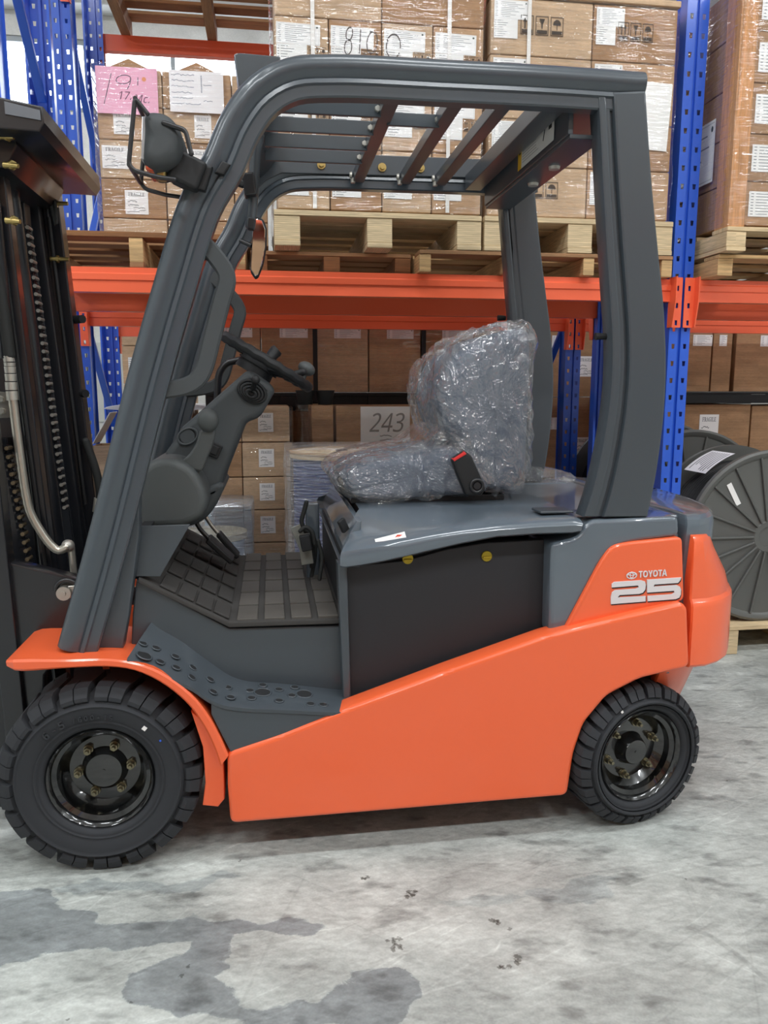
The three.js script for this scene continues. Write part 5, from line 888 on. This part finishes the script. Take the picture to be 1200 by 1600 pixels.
// ---------- under the racks: cartons, spools, drums ----------
{
  const G = 'large cartons standing on black pallets', zf = -2.8;
  const xx = [.094,1.479, .419,1.481, .751,1.483, 1.073,1.485, 1.402,1.487, 1.787,1.489, 2.197,1.491].filter((v, i) => i % 2 === 0), yF = [[1.168,1.278]][0][1];
  for (const [a, b, n] of [[0, 3, 'left one behind the steering wheel'], [3, 6, 'right one behind the seat back']]) { const t = pallet(xx[a] - 0.01, xx[b] - 0.012, yF - 0.11, yF - 0.003, zf + 0.03, zf - 0.75, `black plastic pallet under the tall cartons, ${n}`, { mat: M.blackPlastic, edge: M.blackPlastic, base: false }); obj('side_rail', rb(-(xx[b] - xx[a]) / 2 + 0.01, (xx[b] - xx[a]) / 2 - 0.01, 0.004, 0.09, 0.36, 0.38, 0.004), M.blackPlastic, t); }
  for (let i = 0; i < 6; i++) carton(xx[i] + 0.002, xx[i + 1] - 0.002, yF, 1.76, zf, 0.7, `tall brown wrapped carton ${['at the left end, behind the grab rail', 'behind the steering wheel', 'right of the steering wheel knob', 'left of the seat back', 'directly behind the seat back', 'between seat back and rear guard leg'][i]}`, G, { marks: [['sheet', 0.34, 0.86, 0.68, 0.8]], mat: [M.card2, M.card3, M.card][i % 3] });
  sleeve(xx[0] - 0.006, xx[6] + 0.006, yF, 1.755, zf + 0.014, zf - 0.71, 'wrinkled clear film around the tall cartons below the beam', filmB, { amp: 0.01 });
  for (const x of [.743,1.483, 1.41,1.487].filter((v, i) => i % 2 === 0)) obj('edge_strip', rb(x - 0.014, x + 0.014, yF - 0.06, 1.74, zf + 0.034, zf + 0.042, 0.003), M.blackPlastic);
  tag(scene.getObjectByName('edge_strip'), 'black upright strap between the tall cartons, right of the wheel knob', 'strap'); tag(scene.getObjectByName('edge_strip_001'), 'black upright strap between the tall cartons, left of the seat back', 'strap');
  for (let i = 0; i < 3; i++) carton(lerp(xx[0], xx[6], i / 3) + 0.003, lerp(xx[0], xx[6], (i + 1) / 3), 0.15, yF - 0.113, zf, 0.7, `tall plain carton at floor level below the black pallets, ${['left', 'middle', 'right'][i]} one`, 'cartons below the black pallets', { mat: M.card3 });
  pallet(xx[0], xx[6], 0.001, 0.146, zf + 0.02, zf - 0.75, 'wooden pallet on the floor below the black pallets', { mat: M.brown, edge: M.brown2, bw: 0.08 });
  // lower tiers
  const L = 'cartons stacked below the black pallet', rows = [[[.298,.469], [.303,.65], [.308,.831], [.313,1.017], [.319,1.21]]].flat().map(p => p[1]);
  const cx = [[[.151,.987], [.312,.986], [.55,.983]]].flat().map(p => p[0]);
  for (let r = 0; r < 4; r++) for (let c = 0; c < 2; c++) carton(cx[c], c ? cx[2] + 0.02 : cx[1], rows[r], rows[r + 1] - 0.002, -2.2 - (r === 3 ? 0.02 : 0), 0.5, `brown wrapped carton ${c ? 'with a handwritten tag beside' : 'half hidden by the console, left of'} the blue wire spool, ${['bottom', 'second', 'third', 'top'][r]} tier`, L, { marks: c ? [['caution', 0.34, 0.66, 0.28, 0.82]] : [] });
  for (let c = 0; c < 2; c++) carton(cx[c], c ? cx[2] + 0.02 : cx[1], 0.145, rows[0] - 0.002, -2.2, 0.5, `brown carton at floor level beyond the cab floor, ${c ? 'right' : 'left'} one`, L, {});
  pallet(cx[0] - 0.01, cx[2] + 0.022, 0.001, 0.142, -2.18, -2.75, 'wooden pallet on the floor under the tagged cartons', { mat: M.brown, edge: M.brown2, bw: 0.07 });
  sleeve(cx[0] - 0.006, cx[2] + 0.028, 0.15, rows[4] - 0.01, -2.186, -2.72, 'glinting clear film around the tagged cartons beyond the cab floor', filmB, { amp: 0.012 });
  // boxes with the written sheet
  const q = [[.63,1.003], [.825,1.001], [1.345,.996], [1.621,.994], [1.841,.992]].map(p => p[0]), yb = [[1.096,.999]][0][1], yt = [[1.096,1.209]][0][1];
  const b1 = carton(q[1], q[2], yb - 0.1, yt, -2.3, 0.4, 'long brown carton with a large white sheet reading 243', 'long cartons under the black pallets', { mat: M.card3 });
  carton(q[2] + 0.004, q[3], yb - 0.1, yt, -2.3, 0.4, 'brown carton partly behind the seat cover, right of the 243 sheet', 'long cartons under the black pallets', { mat: M.card2, marks: [['sheet2', 0.05, 0.5, 0.3, 0.95]] });
  carton(q[3] + 0.004, q[4] + 0.1, yb - 0.1, yt, -2.3, 0.4, 'brown carton low between the seat back and the far guard leg', 'long cartons under the black pallets', { mat: M.card2 });
  { const t = canvasTex(384, 224, (g, w, h) => { g.fillStyle = '#e9e7e4'; g.fillRect(0, 0, w, h); g.strokeStyle = '#5c5a58'; g.lineWidth = 7; g.font = 'italic 165px sans-serif'; g.fillStyle = '#8d8a86'; g.fillText('243', 60, 160); scribble(g, 150, 185, 130, 2, 4); });
    const s = [[.963,1.206], [1.242,1.005]], w = q[2] - q[1]; sticker('paper_sheet', s[0][0] - (q[1] + q[2]) / 2, s[1][0] - (q[1] + q[2]) / 2, s[1][1] - yb + 0.1, s[0][1] - yb + 0.095, 0.203, decal(t), b1, 0, 'white sheet with handwritten 243'); }
  for (const [a, b, mm] of [[0, 1, 0]]) carton(q[0] + 0.06, q[1] - 0.01, yb - 0.1, yt + 0.005, -2.31, 0.38, 'narrow brown carton in crinkled film behind the steering wheel knob', 'long cartons under the black pallets', { mat: M.card3 });
  for (let i = 0; i < 3; i++) carton(lerp(q[0], q[4] + 0.1, i / 3) + 0.003, lerp(q[0], q[4] + 0.1, (i + 1) / 3), 0.15, yb - 0.102, -2.31, 0.39, `plain brown carton under the long cartons, ${['left', 'middle', 'right'][i]} one`, 'plain cartons under the long cartons', {});
  pallet(q[0], q[4] + 0.11, 0.001, 0.146, -2.3, -2.7, 'wooden pallet on the floor under the long cartons', { mat: M.brown, edge: M.brown2, bw: 0.08 });
  sleeve(q[0] - 0.004, q[4] + 0.16, yb - 0.08, yt, -2.285, -2.705, 'clear crinkled film around the long cartons with the 243 sheet', filmB, { amp: 0.01 });
  // black tubs between the tiers
  for (const [x, n] of [[.66,1.256], [.771,1.256]].map((a, i) => [a[0], i])) { const t = thing('plastic_tub', `small black plastic tub between the carton tiers, ${n ? 'right' : 'left'} of the black strap`, 'tub', [x, yt + 0.004, -2.34]); const g = new THREE.LatheGeometry([[0, 0], [0.04, 0], [0.052, 0.075], [0.056, 0.078], [0.05, 0.078], [0.038, 0.006], [0, 0.006]].map(p => new THREE.Vector2(...p)), 24); obj('tub', g, M.blackPlastic, t); }
}
{ // spool of blue wire in film
  const c = [[.783,1.014,-1.75]][0], r = 0.235, y1 = [[.766,1.005]][0][1], y0 = 0.30, x = c[0] + 0.02, z = -1.72;
  const t = thing('wire_spool', 'wooden-flanged spool of blue wire wrapped in film, seen past the cab floor', 'spool', [x, 0.15, z]);
  obj('flange', cyl([0, y1 - 0.15 - 0.03, 0], [0, y1 - 0.15, 0], r + 0.012, r + 0.012, 48), M.wood, t); obj('flange', cyl([0, 0.0, 0], [0, 0.035, 0], r + 0.012, r + 0.012, 48), M.wood, t);
  obj('flange_rim', (() => { const g = new THREE.TorusGeometry(r + 0.01, 0.008, 8, 48); g.rotateX(Math.PI / 2); g.translate(0, y1 - 0.155, 0); return g; })(), M.wood2, t);
  const pr = []; const n = 46; for (let i = 0; i <= n * 4; i++) { const k = i / (n * 4); pr.push(new THREE.Vector2(r - 0.006 + 0.005 * Math.abs(Math.sin(i / 4 * Math.PI)), 0.035 + k * (y1 - 0.15 - 0.065))); }
  obj('wire', new THREE.LatheGeometry(pr, 48), std('#2c4a86', 0.45), t);
  obj('core', cyl([0, y1 - 0.15, 0], [0, y1 - 0.146, 0], 0.03, 0.03, 20), M.matte, t);
  sleeve(x - r - 0.03, x + r + 0.03, 0.17, y1 + 0.02, z + r + 0.03, z - r - 0.03, 'cloudy stretch film pulled over the spool of blue wire', film(0.5, 0.3, { bumpScale: 0.01, transmission: 0.82, roughness: 0.16 }), { top: true, amp: 0.012 });
  pallet(x - 0.3, x + 0.3, 0.001, 0.146, z + 0.27, z - 0.3, 'wooden pallet on the floor under the blue wire spool', { mat: M.brown, edge: M.brown2, bw: 0.07 });
  const s = thing('wire_spool', 'smaller film-wrapped spool beside the console foot, left of the tagged cartons', 'spool', [0.17, 0.15, -1.85]);
  obj('flange', cyl([0, 0.42, 0], [0, 0.45, 0], 0.17, 0.17, 36), M.wood, s); obj('flange', cyl([0, 0, 0], [0, 0.03, 0], 0.17, 0.17, 36), M.wood, s); obj('wire', cyl([0, 0.03, 0], [0, 0.42, 0], 0.155, 0.155, 36), std('#8fa0b4', 0.4), s);
  sleeve(-0.02, 0.36, 0.16, 0.75, -1.66, -2.04, 'bluish cloudy film around the small spool by the console foot', film(0.4, 0.3, { bumpScale: 0.01, color: '#dfe8f2', transmission: 0.8, roughness: 0.15 }), { top: true, amp: 0.014 });
  pallet(-0.06, 0.4, 0.001, 0.146, -1.63, -2.07, 'small wooden pallet on the floor under the small wrapped spool', { mat: M.brown, edge: M.brown2, bw: 0.06 });
}
{ // cable drums at the right
  function drum(x, y, z, Rr, W, label, turn = 0) {
    const t = thing('cable_drum', label, 'cable drum', [x, y, z], 'black cable drums'); t.rotation.y = turn;
    for (const s of [0.5, -0.5]) {
      const f = grp('flange', t); f.position.z = s * W; if (s < 0) f.rotation.y = Math.PI;
      const pr = [[0.05, -0.012], [0.05, 0.006], [0.075, 0.008], [0.085, 0.002], [Rr - 0.04, 0.002], [Rr - 0.03, 0.01], [Rr - 0.012, 0.014], [Rr, 0.008], [Rr, -0.016], [Rr - 0.02, -0.018], [0.05, -0.014]].map(([r, q]) => new THREE.Vector2(r, q));
      const g = new THREE.LatheGeometry(pr, 64); g.rotateX(Math.PI / 2); obj('disc', toCreasedNormals(g, R(35)), M.drum, f);
      for (let i = 0; i < 18; i++) { const a = i / 18 * 2 * Math.PI; obj('rib', bar([Math.cos(a) * 0.078, Math.sin(a) * 0.078, 0.003], [Math.cos(a) * (Rr - 0.034), Math.sin(a) * (Rr - 0.034), 0.003], 0.011, 0.022, 0.004), M.drum, f); }
    }
    obj('barrel', [cyl([0, 0, -W / 2], [0, 0, W / 2], Rr * 0.5, Rr * 0.5, 40)], M.drum, t);
    const tp = []; for (let i = 0; i <= 120; i++) { const k = i / 120; tp.push(new THREE.Vector2(Rr * 0.8 + 0.006 * Math.abs(Math.sin(k * 16 * Math.PI)), lerp(-W / 2 + 0.02, W / 2 - 0.02, k))); } const cg = new THREE.LatheGeometry(tp, 56); cg.rotateX(Math.PI / 2); obj('cable_winding', cg, std('#26282a', 0.55), t);
    return t;
  }
  const c = [[2.883,.504,-1.42]][0], top = [[2.845,.948,-1.42]][0]; const Rr = (top[1] - c[1]) * 0.965;
  const d1 = drum(c[0] + 0.005, 0.148 + Rr, -1.62, Rr, 0.36, 'ribbed black plastic cable drum on a pale pallet at the right edge');
  drum(c[0] - 0.1, 0.16 + Rr * 1.07, -2.16, Rr * 1.07, 0.34, 'second black cable drum, behind the ribbed front drum');
  drum(c[0] - 0.03, 0.16 + Rr * 1.1, -2.66, Rr * 1.1, 0.34, 'third black cable drum, farthest back beside the blue upright');
  { const t = canvasTex(256, 192, (g, w, h) => { g.fillStyle = '#eceaf0'; g.fillRect(0, 0, w, h); g.fillStyle = '#77757c'; for (let i = 0; i < 8; i++) g.fillRect(20, 20 + i * 20, 120 + rnd() * 100, 8); });
    const p = thing('paper_sheet', 'printed white sheet stuck on top of the front cable drum', 'paper', [c[0] + 0.005, 0.148 + Rr, -1.62]); const g = new THREE.CylinderGeometry(Rr + 0.004, Rr + 0.004, 0.2, 16, 1, true, 0, 0.42); g.rotateX(Math.PI / 2); g.rotateZ(3.5); obj('sheet', g, decal(t, { side: THREE.DoubleSide }), p); }
  { const g = new THREE.PlaneGeometry(0.12, 0.026); g.rotateZ(-1.05); g.translate(-0.2, 0.215, 0.186); obj('label_strip', g, M.paper, d1, 'small white strip label'); }
  const x0 = [[2.628,.131,-1.36]][0][0];
  pallet(x0, x0 + 1.0, 0.001, 0.146, -1.37, -1.95, 'pale new wooden pallet on the floor under the front cable drum', { mat: M.wood, edge: M.ply, bw: 0.1, base: false, deck: 5 });
  pallet(c[0] - 0.49, c[0] + 0.5, 0.001, 0.156, -1.97, -2.9, 'wooden pallet on the floor under the two rear cable drums', { mat: M.brown, edge: M.brown2, bw: 0.09 });
}
{ // lower cartons behind the drums
  const zf = -3.0, g = 'cartons behind the cable drums', y0 = [[3.457,.822]][0][1], y1 = [[3.431,1.198]][0][1], x = [[3.287,1.072], [3.786,1.069], [4.12,1.067]].map(p => p[0]);
  carton(x[0] - 0.35, x[1], y0 - 0.5, y1, zf, 0.6, 'brown carton with a handwritten tag above the cable drums', g, { mat: M.card3, marks: [['caution', 0.55, 0.72, 0.7, 0.92], ['sheet', 0.66, 0.82, 0.52, 0.58]] });
  carton(x[1] + 0.006, x[2] + 0.4, y0 - 0.5, y1 - 0.01, zf, 0.6, 'dark wrapped carton right of the tagged one at the right edge', g, { mat: M.card3 });
  pallet(x[0] - 0.35, x[2] + 0.4, y1 + 0.001, y1 + 0.08, zf + 0.02, zf - 0.8, 'black plastic pallet above the cartons behind the cable drums', { mat: M.blackPlastic, edge: M.blackPlastic, base: false, rail: true });
  const yy = y1 + 0.083, u = [[3.175,1.505], [3.466,1.506], [3.636,1.507], [3.837,1.509]].map(p => p[0]);
  for (let i = 0; i < 3; i++) carton(u[i] + 0.003, [u[1], u[2], u[3] + 0.4][i] - 0.003 - (i === 1 ? 0.02 : 0), yy, yy + 0.47, zf, 0.6, `brown carton with a slim label ${['right of the blue upright', 'second from the blue upright', 'at the right edge'][i]}, above the black pallet`, g, { mat: M.card3, marks: [['sheet', i ? 0.3 : 0.5, i ? 0.7 : 1, 0.66, 0.82]] });
  for (let i = 0; i < 2; i++) carton(x[0] - 0.35 + i * 0.75, x[0] + 0.39 + i * 0.75, 0.15, y0 - 0.502, zf, 0.6, `plain carton low behind the cable drums, ${i ? 'right' : 'left'} one`, g, { mat: M.card3 });
  pallet(x[0] - 0.35, x[0] + 1.15, 0.001, 0.146, zf + 0.01, zf - 0.65, 'wooden pallet on the floor behind the cable drums', { mat: M.brown, edge: M.brown2, bw: 0.09 });
  // cartons between the seat back and the shaded upright
  const w = [[2.489,1.53], [2.693,1.532], [3.029,1.534]].map(p => p[0]);
  for (const [k, n] of [[0, 'bottom'], [1, 'middle'], [2, 'top']]) carton(w[0], w[2], 0.001 + k * 0.62, 0.619 + k * 0.62, -3.75, 0.5, `shaded brown carton between seat back and rear guard leg, far back, ${n} one`, g, { mat: M.card3, marks: [['sheet', 0.2, 0.6, 0.6, 0.75], ['caution', 0.6, 0.85, 0.25, 0.5]] });
}
{ // left background: lockers, pale cartons, white sack and an open box
  const z = -7.4, L = [[-1.608,.699], [-1.27,.696]].map(p => p[0]), yt = [[-1.353,1.833]][0][1];
  for (let i = 0; i < 3; i++) {
    const x0 = L[0] - 0.42 + i * 0.42, t = thing('steel_locker', `pale grey steel locker by the back wall, ${['left', 'middle', 'right'][i]} one`, 'locker', [x0 + 0.205, 0, z - 0.22], 'steel lockers'), m = std('#c9ccc9', 0.5, 0.1);
    obj('cabinet', rb(-0.205, 0.205, 0, yt, -0.2, 0.19, 0.006), m, t);
    for (const [a, b] of [[0.05, yt * 0.5 - 0.01], [yt * 0.5 + 0.01, yt - 0.03]]) { const d = obj('door', rb(-0.195, 0.195, a, b, 0.188, 0.206, 0.004), m, t); obj('vent', [0, 1, 2].map(k => rb(-0.05, 0.05, b - 0.12 - k * 0.03, b - 0.11 - k * 0.03, 0.2, 0.21, 0.002)), M.zinc, d); obj('handle', rb(0.14, 0.155, (a + b) / 2 - 0.05, (a + b) / 2 + 0.05, 0.2, 0.225, 0.003), M.zinc, d); }
  }
  const w = [[-.717,1.341], [-.556,1.341], [-.363,1.342], [-.168,1.342]].map(p => p[0]), y = [[-.694,1.004], [-.677,1.341], [-.661,1.648], [-.654,1.789]].map(p => p[1]);
  for (let r = 0; r < 4; r++) for (let c = 0; c < 3; c++) carton(w[c] + 0.003, w[c + 1], r === 0 ? 0.15 : y[r - 1] + 0.002, [y[0], y[1], y[2], y[3] + 0.2][r], -4.6 - c * 0.01, 0.5, `pale carton of the far bright stack, ${['left', 'middle', 'right'][c]} column, ${['bottom', 'second', 'third', 'top'][r]} tier`, 'cartons of the far bright stack', { mat: M.card, marks: c === 1 || r === 2 ? [['sheet2', 0.3, 0.8, 0.2, 0.7]] : [] });
  pallet(w[0] - 0.02, w[3] + 0.02, 0.001, 0.146, -4.58, -5.12, 'wooden pallet under the far bright stack of cartons', { mat: M.wood, edge: M.wood2, bw: 0.08 });
  const b = [[-.512,.954], [-.003,.949]].map(p => Math.max(-0.40, p[0])), by = [[-.363,1.171], [-.372,.991]].map(p => p[1]);
  carton(b[0], b[1], by[1] - 0.25, by[0], -2.75, 0.5, 'brown carton under white film, left behind the front guard leg', 'cartons behind the front guard legs', { mat: M.card3 });
  carton(b[0], b[1] - 0.2, 0.5, by[1] - 0.254, -2.7, 0.6, 'pale grey carton below the film-topped carton', 'cartons behind the front guard legs', { mat: M.paper });
  carton(b[0], b[1] - 0.1, 0.15, 0.497, -2.7, 0.6, 'plain carton at the foot of the stack behind the front guard legs', 'cartons behind the front guard legs', {});
  pallet(b[0], b[1], 0.001, 0.146, -2.68, -3.35, 'wooden pallet under the stack behind the front guard legs', { mat: M.brown, edge: M.brown2, bw: 0.08 });
  const sk = thing('plastic_sheet', 'crumpled white sheet draped over the carton behind the mast', 'plastic sheet', [(b[0] + b[1]) / 2, by[0] + 0.014, -2.95]);
  obj('sheet', puff(smooth([[-0.3, 0], [0.3, 0], [0.28, 0.015], [0.05, 0.022], [-0.22, 0.02]], 50), 0.22, -0.2, 0.015, { bump: (x, y, q) => 0.012 * Math.abs(noise3(x * 9, y * 9, q * 9)), cap: 6 }), phy('#e6e8ee', 0.5, { transmission: 0.3, thickness: 0 }), sk);
  const ob = thing('open_box', 'open carton with a raised pale flap beside the mast', 'box', [b[0] + 0.0, by[1] - 0.16, -2.42]);
  obj('box_side', [boxUV(rb(-0.1, 0.1, -0.1, 0.16, -0.006, 0.0, 0.002)), boxUV(rb(-0.1, 0.1, -0.1, 0.16, -0.206, -0.2, 0.002)), boxUV(rb(-0.1, -0.094, -0.1, 0.16, -0.2, 0, 0.002)), boxUV(rb(0.094, 0.1, -0.1, 0.16, -0.2, 0, 0.002))], M.card, ob);
  obj('flap', boxUV(bar([-0.1, 0.17, -0.1], [0.0, 0.34, -0.1], 0.005, 0.2, 0.002)), M.paper, ob);
  carton(b[0] - 0.1, b[0] + 0.1, 0.001, by[1] - 0.262, -2.42, 0.22, 'tall carton under the open box by the mast', 'cartons behind the front guard legs', {});
}

// ---------- across the aisle, behind the camera: the racking that the mirror and the paint reflect ----------
{
  const z0 = 5.9;
  for (const x of [-3.2, -0.3, 2.6, 5.5]) { const g = thing('rack_upright', `blue rack upright across the aisle, ${x < -1 ? 'far left' : x < 1 ? 'middle left' : x < 4 ? 'middle right' : 'far right'} of that row`, 'rack frame', [x, 0, z0 + 0.5], 'uprights across the aisle'); for (const s of [-0.5, 0.4]) obj('post', rb(-0.05, 0.05, 0, 4.2, s - 0.04, s + 0.04, 0.006), M.blue, g); obj('brace', bar([0, 0.6, -0.45], [0, 1.5, 0.36], 0.04, 0.025), M.blue, g); }
  for (const [i, x] of [-3.2, -0.3, 2.6].entries()) {
    const n = ['left', 'middle', 'right'][i];
    for (const [y, h] of [[1.78, 'lower'], [3.1, 'upper']]) { const b = thing('rack_beam', `${h} orange beam of the ${n} bay across the aisle`, 'rack beam', [x + 1.45, y, z0], 'beams across the aisle'); obj('beam_tube', [rb(-1.4, 1.4, -0.1, 0, -0.05, 0, 0.006), rb(-1.4, 1.4, -0.1, 0, 0.85, 0.9, 0.006)], M.beam, b); }
    for (const [y, h] of [[0.0, 'floor level'], [1.78, 'first level'], [3.1, 'second level']]) for (const c of [0, 1]) {
      pallet(x + 0.12 + c * 1.35, x + 1.35 + c * 1.35, y + 0.002, y + 0.13, z0 + 0.9, z0 - 0.04, `pallet at ${h} of the ${n} bay across the aisle, ${c ? 'right' : 'left'} one`, { mat: M.brown, deck: 4, base: false });
      for (const k of [0, 1]) for (const r of [0, 1]) carton(x + 0.14 + c * 1.35 + k * 0.6, x + 0.735 + c * 1.35 + k * 0.6, y + 0.132 + r * 0.46, y + 0.59 + r * 0.46, z0 + 0.88, 0.88, `carton at ${h}, ${n} bay across the aisle, ${['leftmost', 'second', 'third', 'rightmost'][c * 2 + k]} stack, ${r ? 'upper' : 'lower'}`, 'cartons across the aisle', {});
    }
  }
}
renderer.render(scene, camera);
